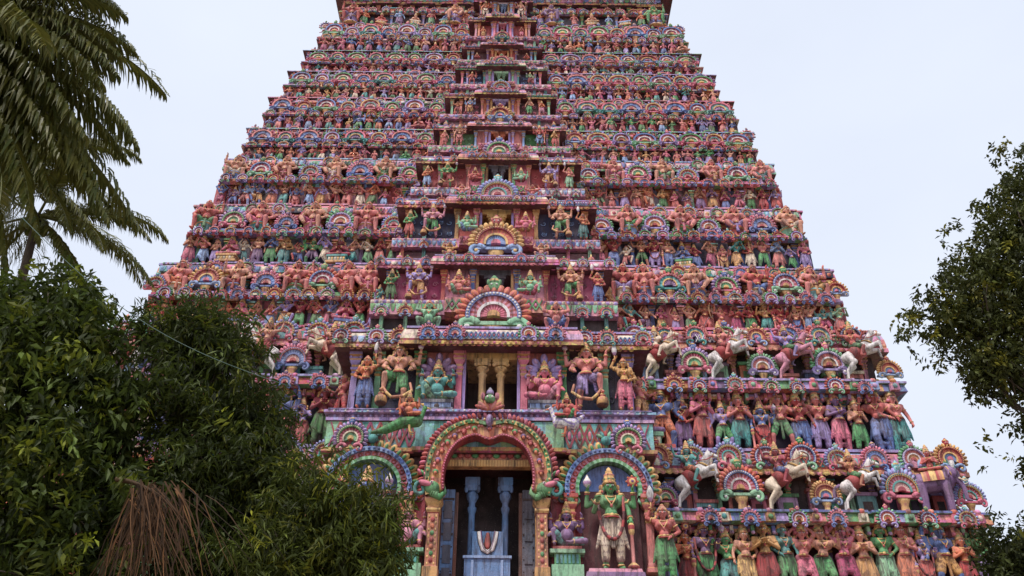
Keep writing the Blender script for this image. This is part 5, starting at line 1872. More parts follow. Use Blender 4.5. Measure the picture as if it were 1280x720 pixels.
# ======================================================================
# PEOPLE THE TOWER
# ======================================================================
POSES['whisk'] = pose(**{**POSES['raised'], 'props': ['whisk'], 'garment': 'skirt', 'crown': 'low'})


def whisk_geo(po):
    h = np.array(po['arms'][0][2])
    mb = MB()
    tube(mb, [h + (0, -.04, -.1), h + (0, -.05, .12)], [.018, .02], 6, 'ochre')
    lathe(mb, [(.02, .1), (.07, .2), (.09, .32), (.06, .44), (.015, .52)], 8, ['lilac', 'white', 'white', 'white'], tuple(h + (0, -.05, 0)))
    return mb.geo()


def hood_geo(po):
    """lobed canopy behind the head"""
    hd = np.array(po['head'])
    mb = MB()
    for i in range(7):
        a = math.radians(-10 + i * 33.3)
        r = .36 if i != 3 else .44
        M = rot_y(PI / 2 - a)
        ball(mb, (hd[0] + r * math.cos(a), hd[1] + .12, hd[2] + .06 + r * math.sin(a)), (.11, .06, .19), TINT, 9, 6, True, M)
        ball(mb, (hd[0] + (r + .06) * math.cos(a), hd[1] + .065, hd[2] + .06 + (r + .06) * math.sin(a)), (.05, .03, .09), 'lilac', 7, 4, True, M)
    return mb.geo()


def stool_geo(po):
    z = po['pelvis'][2] - .13
    mb = MB()
    lathe(mb, [(.34, 0), (.34, .06), (.27, .10), (.24, z * .5), (.29, z - .08), (.33, z - .04), (.33, z)], 10, ['ochre', TINT, TINT, TINT, 'ochre', TINT], (0, .06, 0), sx=1.1)
    return mb.geo()


def plinth_geo(hh):
    mb = MB()
    box(mb, -.40, .40, -.36, .16, 0, hh * .25, 'ochre'); box(mb, -.34, .34, -.32, .16, hh * .25, hh * .75, TINT)
    box(mb, -.40, .40, -.36, .16, hh * .75, hh, TINT)
    scallop_row(mb, -.33, .33, -.325, -.325, hh * .28, hh * .72, .11, ['cream', 'gold'])
    return mb.geo()


def frame_geo():
    mb = MB()
    band(mb, 0, .95, -.12, .2, .52, .66, 0, PI, 18, ['orange', 'ochre'])
    for s in (-1, 1):
        box(mb, min(s * .52, s * .66), max(s * .52, s * .66), -.12, .2, 0, .95, 'orange')
    box(mb, -.7, .7, -.2, .2, -.02, .16, 'coral')
    return mb.geo()


PROTO = {}
SKIN_OF = {'salmon': 'salmon', 'flesh': 'tan', 'orange': 'orange', 'green': 'green', 'blue': 'blue', 'lavender': 'lavender', 'pink': 'pink', 'ochre': 'ochre', 'teal': 'teal',
           'red': 'red', 'mint': 'pale green', 'violet': 'violet', 'coral': 'coral', 'cream': 'cream', 'rose': 'rose', 'sky': 'pale blue', 'gold': 'yellow', 'leaf': 'dark green', 'crimson': 'crimson', 'slate': 'slate', 'lilac': 'lilac', 'white': 'white', 'magenta': 'magenta', 'aqua': 'aqua', 'grey': 'grey', 'tan': 'brown'}
POSE_WORDS = {'bow': ('archer', 'bow drawn'), 'flute': ('standing', 'flute held'), 'knee_up': ('dancing', 'knee lifted'), 'mother': ('standing', 'arms folded'), 'hip': ('standing', 'hand on hip'), 'joined': ('standing', 'hands joined'), 'four_arms': ('standing', 'four arms'), 'raised': ('standing', 'arm raised'), 'overhead': ('dancing', 'arms overhead'),
              'guardian': ('guardian', 'one leg raised'), 'warrior': ('striding', 'sword raised'), 'chest': ('standing', 'hand on chest'), 'tribhanga': ('swaying', 'hand lifted'), 'many_arms': ('standing', 'eight arms'),
              'seated': ('seated', 'belly bared'), 'cross_legged': ('seated', 'legs crossed'), 'hero': ('seated', 'knees apart'), 'hero_raised': ('seated', 'arm raised'), 'squat': ('crouching', 'arms up'), 'whisk': ('standing', 'whisk raised')}


def parts_of(pname, lod, extra):
    key = (pname, lod, tuple(extra))
    if key in PROTO:
        return PROTO[key]
    d = dict(figure(pname, lod))
    po = POSES[pname]
    if pname == 'whisk' and lod:
        d['whisk'] = whisk_geo(po)
    if pname.startswith('hero') and lod:
        d['stool'] = stool_geo(po)
    elif pname.startswith('hero'):
        m = MB(); m.put(d['garment']); m.put(stool_geo(po)); d['garment'] = m.geo()
    for e in extra:
        if e == 'hood':
            d['hood'] = hood_geo(po)
        elif e == 'frame':
            d['niche_frame'] = frame_geo()
        elif e.startswith('plinth'):
            d['plinth'] = plinth_geo(.38)
            for q in list(d):
                if q not in ('plinth', 'niche_frame'):
                    m = MB(); m.put(d[q], loc=(0, 0, .38)); d[q] = m.geo()
    PROTO[key] = {q: geo_mesh(q, g, PAINT) for q, g in d.items()}
    return PROTO[key]


N_STAT = [0]
FIRST = {}


wob = random.Random(5)


def copy_thing(root):
    r = root.copy(); COL.objects.link(r)
    for ch in root.children:
        c = ch.copy(); COL.objects.link(c); c.parent = r
    return r


def statue(pname, lod, loc, s, rz, skin, cloth, label, group, extra=(), mirror=False, third='lavender', name=None):
    key = (pname, lod, tuple(extra))
    kind = POSE_WORDS[pname][0]
    if key not in FIRST:
        root = empty(name or (kind + '_statue'), (0, 0, 0))
        for q, me in parts_of(pname, lod, extra).items():
            link(q, me, root)
        FIRST[key] = root
    else:
        root = copy_thing(FIRST[key])
    root.name = name or (kind + '_statue')
    root.location = loc
    root.rotation_euler = (0, 0, rz)
    wx = wob.uniform(.92, 1.12) if group.startswith('statues standing') else 1.0
    root.scale = (-s * wx if mirror else s * wx, s * wx, s)
    for ch in root.children:
        q = ch.name.split('.')[0]
        c = P[skin] if q == 'body' else (P[cloth] if q == 'garment' else P[third])
        ch.color = (c[0], c[1], c[2], 1)
    for word in (' cloth', ' of bay', ' the'):
        if len(label.replace('-', ' ').split()) > 15:
            label = label.replace(word, '', 1)
    tag(root, label, 'statue', group)
    N_STAT[0] += 1
    return root


def multi(geos, name, loc, s, rz, mirror, colours, label, group):
    root = empty(name, loc, rz, (-s if mirror else s, s, s))
    for q, me in geos.items():
        o = link(q, me, root)
        c = P[colours.get(q, 'lavender')]
        o.color = (c[0], c[1], c[2], 1)
    tag(root, label, 'statue', group)
    N_STAT[0] += 1
    return root


ORD = ['first', 'second', 'third', 'fourth', 'fifth', 'sixth', 'seventh', 'eighth', 'ninth', 'tenth', 'eleventh', 'twelfth', 'thirteenth', 'fourteenth', 'fifteenth', 'sixteenth', 'seventeenth', 'eighteenth', 'nineteenth', 'twentieth', 'twenty-first', 'twenty-second', 'twenty-third']
TIER = ['lowest', 'second', 'third', 'fourth', 'fifth', 'sixth', 'seventh', 'eighth', 'ninth', 'tenth', 'top']
SKINS = ['salmon'] * 4 + ['flesh'] * 6 + ['crimson'] * 2 + ['red'] * 2 + ['cream'] * 2 + ['magenta'] + ['orange'] * 2 + ['coral'] * 4 + ['green'] * 3 + ['blue'] * 2 + ['lavender'] * 3 + ['pink'] * 5 + ['tan'] * 3 + ['teal'] * 1 + ['ochre', 'violet', 'mint', 'sky']
CLOTHS = ['blue', 'coral', 'salmon', 'green', 'green', 'red', 'ochre', 'pink', 'violet', 'teal', 'cream', 'orange', 'lavender', 'leaf', 'sky', 'magenta', 'coral']
STANDS = ['hip', 'joined', 'four_arms', 'raised', 'chest', 'tribhanga', 'warrior', 'hip', 'chest', 'overhead', 'joined', 'raised', 'many_arms', 'cross_legged', 'bow', 'flute', 'knee_up', 'mother', 'flute', 'knee_up']
pr = random.Random(23)
crowd = MB()


def short(pname):
    k, w = POSE_WORDS[pname]
    return k, w


def people_slots():
    horse_me, ele_me = None, None
    count = {}
    order = sorted(range(len(STAT_SLOTS)), key=lambda i: (STAT_SLOTS[i][0], STAT_SLOTS[i][1] != 'stand', abs(STAT_SLOTS[i][2])))
    for i in order:
        k, kind, x, y, z, h, sgn = STAT_SLOTS[i]
        if kind == 'small':
            d = figure(pr.choice(['joined', 'seated', 'cross_legged', 'raised', 'squat', 'knee_up']), 0)
            sk, cl = P[pr.choice(SKINS)], P[pr.choice(CLOTHS)]
            for q, g in d.items():
                crowd.put(g, loc=(x, y, z), sc=.20 * h * pr.uniform(.8, 1.1), rz=pr.uniform(-.3, .3), tint=sk if q == 'body' else cl)
            continue
        row = 'stand' if kind == 'stand' else 'ledge'
        ck = (k, row, sgn)
        count[ck] = count.get(ck, 0) + 1
        n = count[ck] - 1
        side = 'right' if sgn > 0 else 'left'
        single = (k == 0 and sgn > 0) or (k == 1 and x > -9.6) or k in (2, 3, 4) or (k == 10 and kind == 'stand')
        skin, cloth = pr.choice(SKINS), pr.choice(CLOTHS)
        while cloth == skin:
            cloth = pr.choice(CLOTHS)
        mir = pr.random() < .5
        s = (.24 if k < 2 else .232) * h
        rz = pr.uniform(-.22, .22)
        if kind == 'stand':
            pn = pr.choice(STANDS)
            if k == 0:
                pn = ['joined', 'chest', 'four_arms', 'tribhanga', 'hip', 'joined', 'hip', 'overhead', 'tribhanga', 'overhead', 'joined', 'hip', 'chest', 'four_arms', 'many_arms', 'joined', 'tribhanga', 'chest', 'hip'][n % 19]
                skin = ['coral', 'orange', 'violet', 'green', 'flesh', 'ochre', 'teal', 'salmon', 'flesh', 'pink', 'flesh', 'green', 'salmon', 'lavender', 'blue', 'orange', 'green', 'pink', 'salmon'][n % 19]
                cloth = ['blue', 'red', 'green', 'teal', 'gold', 'red', 'green', 'pink', 'green', 'magenta', 'ochre', 'mint', 'orange', 'coral', 'ochre', 'red', 'lavender', 'green', 'blue'][n % 19]
            if k == 1 and sgn > 0:
                pn = ['cross_legged', 'many_arms', 'raised', 'joined', 'many_arms', 'joined', 'four_arms', 'warrior', 'hip', 'raised', 'chest', 'joined', 'tribhanga', 'hip'][n % 14]
                skin = ['violet', 'blue', 'coral', 'pink', 'lavender', 'salmon', 'blue', 'salmon', 'red', 'coral', 'violet', 'flesh', 'coral', 'salmon'][n % 14]
                cloth = ['red', 'orange', 'violet', 'coral', 'green', 'teal', 'red', 'green', 'blue', 'lavender', 'pink', 'green', 'blue', 'teal'][n % 14]
            if k == 10:
                pn = 'cross_legged' if n % 2 else 'hip'
                skin = ['orange', 'blue', 'coral', 'flesh', 'sky', 'coral', 'orange', 'salmon'][n % 8]
            ss = s * pr.choice([.80, .9, .97, 1.0, 1.03, 1.06])
            if pn == 'many_arms':
                ss *= 1.02
            extra = ()
            if pn == 'cross_legged':
                extra = ('plinth', 'frame') if (k == 1 and n == 0) else ('plinth',)
                ss *= 1.25
            if not single:
                d = figure(pn, 0)
                for q, g in d.items():
                    crowd.put(g, loc=(x, y, z + (.3 * ss if extra else 0)), sc=(-ss if mir else ss, ss, ss), rz=rz, tint=P[skin] if q == 'body' else P[cloth])
                continue
            a, b = short(pn)
            label = '%s %s statue, %s, %s cloth, %s %s of bay, %s tier' % (SKIN_OF[skin], a, b, SKIN_OF[cloth], ORD[n], side, TIER[k])
            statue(pn, 1 if k < 9 else 0, (x, y, z + .004), ss, rz, skin, cloth, label, 'statues standing in rows on the tower', extra, mir, pr.choice(PASTEL))
        elif kind == 'hero':
            pn = pr.choice(['hero', 'hero_raised'])
            skin = pr.choice(['salmon', 'flesh', 'flesh', 'coral', 'violet', 'salmon', 'orange', 'flesh', 'green' if n % 3 == 0 else 'salmon'])
            if not single:
                continue
            a, b = short(pn)
            label = '%s muscular hero, %s, %s cloth, %s %s of bay, %s tier ledge' % (SKIN_OF[skin], b, SKIN_OF[cloth], ORD[n], side, TIER[k])
            statue(pn, 1, (x, y + .02, z - .04 * h), .335 * h, rz, skin, cloth, label, 'heroes seated between the fans', (), mir, pr.choice(PASTEL), 'hero_statue')
        elif kind in ('horse', 'elephant'):
            if kind == 'horse':
                if horse_me is None:
                    horse_me = {q: geo_mesh(q, g, PAINT) for q, g in horse_geo(1).items()}
                if not single:
                    for q, g in horse_geo(0).items():
                        crowd.put(g, loc=(x - .2 * sgn, y - .1, z), sc=(.155 * h * sgn, .155 * h, .155 * h), tint=P[{'horse': 'white', 'rider': skin}.get(q, cloth)])
                    continue
                hc = ['white', 'cream', 'white', 'rose'][(n + k) % 4]
                label = '%s rider with sword on rearing %s horse, %s %s of bay, %s tier' % (SKIN_OF[skin], SKIN_OF[hc], ORD[n], side, TIER[k])
                multi(horse_me, 'horseman_statue', (x - .1 * sgn, y - .08, z), .178 * h * pr.uniform(.93, 1.06), sgn * -.25 + pr.uniform(-.25, .2), sgn < 0, {'horse': hc, 'rider': skin, 'rider_garment': cloth}, label, 'horsemen rearing along the ledges')
            else:
                if not single:
                    continue
                ele_me = {q: geo_mesh(q, g, PAINT) for q, g in elephant_geo().items()}
                multi(ele_me, 'elephant_rider_statue', (x, y + .05, z), .165 * h, -.35, False, {'elephant': 'violet', 'rider': 'coral', 'rider_garment': 'green'},
                      'violet grey elephant with a coral rider on the right end of the lowest ledge', 'elephant riders')


people_slots()


# ------------------------------------------------ the bay
def bay_people():
    G = 'statues set in the central bay'
    y = BY[0]
    for sg, skin, cl, side in ((-1, 'rose', 'teal', 'left'), (1, 'violet', 'teal', 'right')):
        statue('seated', 2, (sg * 2.12, y - .36, ZF[0] + .60), 1.0, 0, skin, cl, '%s potbellied seated statue on a green pedestal just %s of the great doorway' % (SKIN_OF[skin], side), G, (), sg < 0, 'lavender')
    statue('four_arms', 2, (3.32, y - .50, ZF[0] - .06), 1.43, 0, 'green', 'cream', 'large green four-armed statue in striped cream skirt under the arch beside the doorway', G, (), True, 'mint')
    statue('four_arms', 2, (-3.32, y - .50, ZF[0] - .06), 1.43, 0, 'blue', 'gold', 'large blue four-armed statue under the left arch behind the tree', G, (), False, 'mint')
    statue('whisk', 2, (4.72, y - .42, ZF[0] - .25), 1.12, -.15, 'coral', 'green', 'red attendant in green skirt raising a white whisk beside the large green statue', G, (), False, 'pink')
    statue('whisk', 1, (-4.72, y - .42, ZF[0] - .25), 1.12, .15, 'orange', 'blue', 'orange attendant with white whisk left of the large blue statue', G, (), True, 'pink')
    for kind, x, mir, skin, cl, lab in (('peacock', -2.25, False, 'orange', 'crimson', 'green peacock carrying an orange rider above left shoulder of the door arch'), ('swan', 2.15, True, 'coral', 'green', 'pale swan carrying a coral rider above right shoulder of the door arch')):
        me = {q: geo_mesh(q, g, PAINT) for q, g in bird_geo(kind).items()}
        multi(me, kind + '_rider_statue', (x, y - .80, 11.72), .82, 0, mir, {'rider': skin, 'rider_garment': cl}, lab, 'birds with riders')
    # second tier, beside the yellow columns
    z, y = ZF[1] + .09, BY[1] - .42
    T = TIER
    rows = {
        1: [('seated', -1.60, 1.12, 'teal', 'mint', ('hood',), False), ('seated', 1.60, 1.12, 'pink', 'rose', ('hood',), True),
            ('guardian', -2.78, 1.17, 'flesh', 'green', (), False), ('guardian', 2.86, 1.17, 'salmon', 'lavender', (), True),
            ('whisk', -3.75, .97, 'orange', 'blue', (), True), ('whisk', 3.98, .97, 'ochre', 'pink', (), False)],
        2: [('seated', -1.22, .82, 'salmon', 'mint', (), False), ('seated', 1.22, .82, 'mint', 'pink', (), True),
            ('guardian', -2.62, .80, 'lavender', 'ochre', (), False), ('guardian', 2.62, .80, 'flesh', 'green', (), True),
            ('raised', -3.55, .68, 'green', 'leaf', (), True), ('whisk', 3.55, .70, 'coral', 'blue', (), False)],
        3: [('seated', -1.08, .74, 'mint', 'sky', (), False), ('seated', 1.08, .74, 'pink', 'ochre', (), True),
            ('guardian', -2.38, .80, 'rose', 'green', (), False), ('guardian', 2.38, .80, 'flesh', 'green', (), True),
            ('raised', -3.22, .66, 'green', 'coral', (), True), ('whisk', 3.22, .66, 'orange', 'teal', (), False)],
        4: [('seated', -.92, .60, 'coral', 'red', (), False), ('seated', .92, .60, 'mint', 'red', (), True),
            ('guardian', -2.05, .68, 'green', 'red', (), False), ('guardian', 2.05, .68, 'lavender', 'ochre', (), True),
            ('raised', -2.85, .58, 'orange', 'sky', (), True), ('whisk', 2.85, .60, 'salmon', 'mint', (), False)],
        5: [('four_arms', -1.72, .60, 'flesh', 'salmon', (), False), ('four_arms', 1.72, .60, 'coral', 'sky', (), True),
            ('hip', -2.35, .46, 'salmon', 'coral', (), False), ('joined', 2.35, .46, 'ochre', 'coral', (), True)],
        6: [('four_arms', -1.35, .50, 'sky', 'ochre', (), False), ('hip', 1.30, .50, 'flesh', 'green', (), True),
            ('warrior', -1.9, .42, 'orange', 'red', (), False), ('joined', 1.85, .42, 'orange', 'rose', (), True)],
        7: [('many_arms', -1.35, .40, 'coral', 'red', (), False), ('four_arms', 1.35, .40, 'mint', 'red', (), True)],
        8: [('cross_legged', -1.2, .34, 'red', 'crimson', (), False), ('cross_legged', 1.2, .34, 'coral', 'ochre', (), True)],
        9: [('hip', -.95, .36, 'orange', 'ochre', (), False), ('joined', .95, .36, 'coral', 'pink', (), True)],
        10: [('four_arms', -.92, .62, 'orange', 'cream', (), False), ('four_arms', .92, .62, 'flesh', 'cream', (), True)],
    }
    for k, L in rows.items():
        h = ZF[k + 1] - ZF[k]
        for j, (pn, x, s, skin, cl, ex, mir) in enumerate(L):
            side = 'left' if x < 0 else 'right'
            a, b = short(pn)
            yy = BY[k] - (.16 if abs(x) > SW[k] else .34) - .30 * s
            zz = ZF[k] + (.09 if k == 1 and abs(x) > 2 else .0)
            if k == 1 and pn == 'seated':
                zz = ZF[1] + .36; yy = BY[1] - .40
            elif pn in ('seated', 'cross_legged'):
                zz += .05 * h
            where = 'beside the %s tier opening' % T[k] if abs(x) < SW[k] else 'in the bay, %s tier' % T[k]
            lab = '%s %s statue, %s, %s cloth, %s %s' % (SKIN_OF[skin], a, b, SKIN_OF[cl], side, where)
            statue(pn, 2 if k in (1, 2) else 1, (x, yy, zz + .003), s, 0, skin, cl, lab, G, ex, mir, 'lavender' if x > 0 else 'violet')
    # crouching figures beside the big fans, and figures turned at the corners of the bay
    for k in (1, 2, 3, 4):
        h = ZF[k + 1] - ZF[k]
        zB = ZF[k] + .58 * h
        for sg in (-1, 1):
            side = 'left' if sg < 0 else 'right'
            skin, cl = [('mint', 'green'), ('salmon', 'blue'), ('ochre', 'red'), ('flesh', 'violet'), ('salmon', 'leaf'), ('coral', 'sky'), ('teal', 'orange'), ('pink', 'green')][(k - 1) * 2 + (sg > 0)]
            statue('squat', 1, (sg * (SW[k] * .93), BY[k] - .30 * h / 4.5, zB), .17 * h, 0, skin, cl, '%s crouching statue in %s cloth %s of the big fan above %s tier opening' % (SKIN_OF[skin], SKIN_OF[cl], side, T[k]), G, (), sg > 0)
    for k in (1, 2, 3, 4, 5):
        h = ZF[k + 1] - ZF[k]
        for sg in (-1, 1):
            if k == 1 and sg < 0 and False:
                continue
            side = 'left' if sg < 0 else 'right'
            for j in range(2 if k < 5 else 1):
                pn = ['chest', 'warrior', 'tribhanga', 'joined'][(k + j) % 4]
                skin = ['ochre', 'lavender', 'coral', 'flesh', 'teal', 'salmon', 'violet'][(k * 2 + j + (sg > 0) * 3) % 7]
                cl = CLOTHS[(k * 5 + j * 3 + (sg > 0)) % len(CLOTHS)]
                lab = '%s %s statue in %s cloth on the %s flank of the bay, %s tier, %s' % (SKIN_OF[skin], POSE_WORDS[pn][0], SKIN_OF[cl], side, T[k], 'front' if j == 0 else 'behind')
                statue(pn, 1, (sg * (BW[k] + .30), BY[k] + .45 + .8 * j, ZF[k] + .003), .19 * h, sg * .75, skin, cl, lab, 'statues on the flanks of the bay', (), sg < 0)
    # two storeys' giants: top tier
    for x, skin, cl, lab in ((-2.55, 'flesh', 'lavender', 'brown giant seated left of the top tier opening'), (2.55, 'violet', 'ochre', 'violet giant seated right of the top tier opening'),
                             (-8.0, 'coral', 'violet', 'red giant seated at the left end of the top tier'), (8.0, 'green', 'coral', 'green giant seated at the right end of the top tier')):
        statue('hero_raised' if abs(x) > 5 else 'hero', 1, (x, WY[10] - .42, ZF[10] - .02), 1.1, 0, skin, cl, lab, 'giants of the top tier', (), x > 0, 'lavender', 'giant_statue')


bay_people()
if crowd.n:
    o = crowd.build('upper_tier_statues', PAINT)
    tag(o, 'dense rows of small painted statues on the upper tiers and behind the trees', 'statues', None, 'stuff')
# ======================================================================
# TREES, PALMS, GROUND, SKY, CAMERA
# ======================================================================
def unit(v):
    return v / (np.linalg.norm(v, axis=-1, keepdims=True) + 1e-9)


def leaves(pos, dirs, L, W, cols, rng, fold=.35):
    """pointed leaves: two halves folded on the midrib; pos = stalk ends, dirs = directions"""
    n = len(pos)
    d = unit(dirs)
    ref = unit(rng.normal(size=(n, 3)) * .6 + np.array([0, 0, 1.0]))
    s = unit(np.cross(d, ref)); up = np.cross(s, d)
    L = np.asarray(L).reshape(-1, 1) * np.ones((n, 1)); W = np.asarray(W).reshape(-1, 1) * np.ones((n, 1))
    a = pos; b = pos + d * L - np.array([0, 0, 1.0]) * L * .12
    m = pos + d * L * .45
    l = m + s * W * .5 + up * W * fold * .5; r = m - s * W * .5 + up * W * fold * .5
    m2 = pos + d * L * .48 - np.array([0, 0, .02]) * L
    V = np.stack([a, l, b, r], 1).reshape(-1, 3)
    i = np.arange(n) * 4
    Lp = np.stack([i, i + 2, i + 1, i, i + 3, i + 2], 1).reshape(-1)
    T = np.full(2 * n, 3)
    C = np.repeat(np.concatenate([cols, np.zeros((n, 1))], 1), 2, axis=0)
    return (V, Lp, T, C, np.zeros(2 * n, bool))


def sprigs(centres, n_leaf, spread, L, W, rng, droop, base, vary, yellow=.06):
    """clusters of leaves round short drooping twigs; yellow: share coloured as if sunlit"""
    k = len(centres)
    ax = unit(rng.normal(size=(k, 3)) + np.array([0, 0, -.25]))
    pos, dr, co = [], [], []
    tone = np.exp(rng.normal(0, vary, size=(k, 1)))
    lit_sprig = rng.random(k) < yellow
    for j in range(n_leaf):
        t = (j + .5) / n_leaf
        p = centres + ax * (t - .5) * spread + rng.normal(size=(k, 3)) * spread * .10
        ang = rng.uniform(0, 2 * PI, k)
        a = unit(np.cross(ax, rng.normal(size=(k, 3))))
        b = np.cross(ax, a)
        d = ax * .55 + (a * np.cos(ang)[:, None] + b * np.sin(ang)[:, None]) * .9 + np.array([0, 0, -droop])
        c = base * tone * np.exp(rng.normal(0, .18, size=(k, 1)))
        c = np.where(lit_sprig[:, None], c * np.array([2.5, 2.0, .9]), c)  # brighter, yellower sprigs: sunlit foliage put into the leaf colour
        pos.append(p); dr.append(d); co.append(c)
    pos, dr, co = np.concatenate(pos), np.concatenate(dr), np.concatenate(co)
    n = len(pos)
    return leaves(pos, dr, L * rng.uniform(.5, 1.3, n), W * rng.uniform(.65, 1.3, n), co, rng)


def in_lobes(lobes, n, rng, shell=.45):
    """points in ellipsoid lobes (cx, cy, cz, rx, ry, rz), denser towards the outside, with an uneven outline"""
    w = np.array([l[3] * l[4] + l[4] * l[5] + l[3] * l[5] for l in lobes]); w = w / w.sum()
    out = []
    for l, q in zip(lobes, w):
        m = max(3, int(n * q))
        d = unit(rng.normal(size=(m, 3)))
        r = rng.random(m) ** shell
        bump = 1 + .22 * np.sin(d[:, 0] * 5 + l[0] * 3) * np.cos(d[:, 2] * 6 + l[2]) + .12 * np.sin(d[:, 1] * 11 + d[:, 2] * 9)
        out.append(np.array(l[:3]) + d * (r * bump)[:, None] * np.array(l[3:6]))
    return np.concatenate(out)


def limb(mb, p0, p1, r0, r1, rng, n=7, wig=.12):
    p0, p1 = np.array(p0, float), np.array(p1, float)
    pts = [p0 + (p1 - p0) * t + (rng.normal(size=3) * wig * np.linalg.norm(p1 - p0) * .25 * math.sin(PI * t) if 0 < t < 1 else 0) + np.array([0, 0, .06 * np.linalg.norm(p1 - p0) * math.sin(PI * t)]) for t in np.linspace(0, 1, 6)]
    tube(mb, pts, list(np.linspace(r0, r1, 6)), n, (.1, .08, .06))
    return pts


def broad_tree(name, base, lobes, n_sprig, n_leaf, L, W, col, label, seed, spread, droop, mat, vary=.35, trunk_r=.28, yellow=.06, shell=.45, extra_pts=None):  # yellow: share of sprigs with sunlight painted into their colour
    rng = np.random.default_rng(seed)
    t = empty(name, base)
    b = np.array(base)
    tk = MB()
    top = np.mean([np.array(l[:3]) for l in lobes], axis=0)
    fork = b + (top - b) * .55 + np.array([0, 0, -.3])
    limb(tk, (0, 0, -.2), fork - b, trunk_r, trunk_r * .7, rng, 10, .08)
    for l in lobes:
        c = np.array(l[:3])
        pts = limb(tk, fork - b, c - b, trunk_r * .45, trunk_r * .12, rng)
        for i in range(5):
            d = unit(rng.normal(size=3)) * np.array(l[3:6]) * .8
            p2 = limb(tk, pts[3 + i % 3], c - b + d, trunk_r * .12, trunk_r * .03, rng, 5)
    tk.build('trunk', BARK, t)
    cr = MB()
    pts = in_lobes(lobes, n_sprig, rng, shell) - b
    if extra_pts is not None:
        pts = np.concatenate([pts, np.array(extra_pts) - b])
    cr.raw(*sprigs(pts, n_leaf, spread, L, W, rng, droop, np.array(col), vary, yellow))
    cr.build('crown', mat, t)
    tag(t, label, 'tree')
    return t


def frond(mb_leaf, mb_rib, p0, az, el, length, droop, rng, n=64, leaf=.75, cols=((.075, .095, .018), (.17, .16, .032)), hang=.55, roll=0.0, twist=0.0):
    """one palm frond: arched midrib with two rows of narrow drooping leaflets"""
    p = np.array(p0, float)
    e = el
    d0 = np.array([math.cos(az), math.sin(az)])
    pts, dirs = [], []
    m = 22
    for i in range(m):
        dv = np.array([d0[0] * math.cos(e), d0[1] * math.cos(e), math.sin(e)])
        pts.append(p.copy()); dirs.append(dv)
        p = p + dv * length / m
        e -= droop / m * (.5 + 1.1 * i / m)
    pts, dirs = np.array(pts), np.array(dirs)
    tube(mb_rib, pts, list(np.linspace(.045, .008, m)), 5, (.16, .17, .05))
    V, Lp, C = [], [], []
    k = 0
    for s in (-1, 1):
        for i in range(n):
            t = .12 + .88 * (i + .5) / n
            q = t * (m - 1); j = min(int(q), m - 2); f = q - j
            b = pts[j] * (1 - f) + pts[j + 1] * f
            dv = unit(dirs[j] * (1 - f) + dirs[j + 1] * f)
            side = unit(np.cross(dv, np.array([0, 0, 1.0]))) * s
            upv = np.cross(side * s, dv)
            L = leaf * (math.sin(PI * min(1, .16 + t * .80)) ** .6) * rng.uniform(.85, 1.1) * (1.0 if t < .9 else .8)
            d1 = unit(side * .85 + dv * (.45 + .5 * t) + np.array([0, 0, .12]) + rng.normal(size=3) * .05)
            w = .024 * (1 - .3 * t) * leaf / .75
            a0 = b
            a1 = b + d1 * L * .4
            hg = hang * rng.uniform(.6, 1.15)
            d2 = unit(d1 * (1 - hg * .6) + np.array([0, 0, -hg]) + rng.normal(size=3) * .10)
            a2 = a1 + d2 * L * .35
            d3 = unit(d2 * (1 - hg * .5) + np.array([0, 0, -hg * 1.2]) + rng.normal(size=3) * .12)
            a3 = a2 + d3 * L * .3
            wv = unit(np.cross(d1, side + np.array([0, 0, .6]) + rng.normal(size=3) * .2))
            for a, ww in ((a0, .6), (a1, 1.0), (a2, .75)):
                V += [a - wv * w * ww, a + wv * w * ww]
            V.append(a3)
            Lp += [(k, k + 1, k + 3, k + 2), (k + 2, k + 3, k + 5, k + 4), (k + 4, k + 5, k + 6)]
            c = np.array(cols[0]) + (np.array(cols[1]) - np.array(cols[0])) * rng.random()
            C += [tuple(c)] * 3
            k += 7
    mb_leaf.add(V, Lp, C)


def palm(base, crown, fronds, label, seed, lean=0.0, trunk_r=.17, dead=()):
    rng = np.random.default_rng(seed)
    t = empty('coconut_palm', base)
    b = np.array(base); c = np.array(crown)
    tk = MB()
    pts = [(c - b) * q + np.array([lean * math.sin(PI * q), 0, 0]) for q in np.linspace(0, 1, 26)]
    rr = [trunk_r * (1.35 if i == 0 else 1.0 - .25 * i / 25) * (1 + .05 * (i % 2)) for i in range(26)]
    tube(tk, pts, rr, 12, (.1, .08, .06))
    tk.build('trunk', BARK, t)
    for (az, el, ln, dr, hang, leaf) in fronds:
        lf, rb = MB(), MB()
        frond(lf, rb, c - b, math.radians(az), math.radians(el), ln, math.radians(dr), rng, 92, leaf, hang=hang)
        r = rb.build('frond', PALM, t)
        lf.build('leaflet', PALM, r)
    nb = MB()
    for i in range(9):
        a = i * 2.4
        ball(nb, tuple(c - b + np.array([math.cos(a) * .3, math.sin(a) * .3, -.35 - .1 * (i % 3)])), (.13, .13, .16), (.12, .14, .03), 9, 6)
    nb.build('coconut_bunch', PALM, t)
    tag(t, label, 'palm tree')
    return t
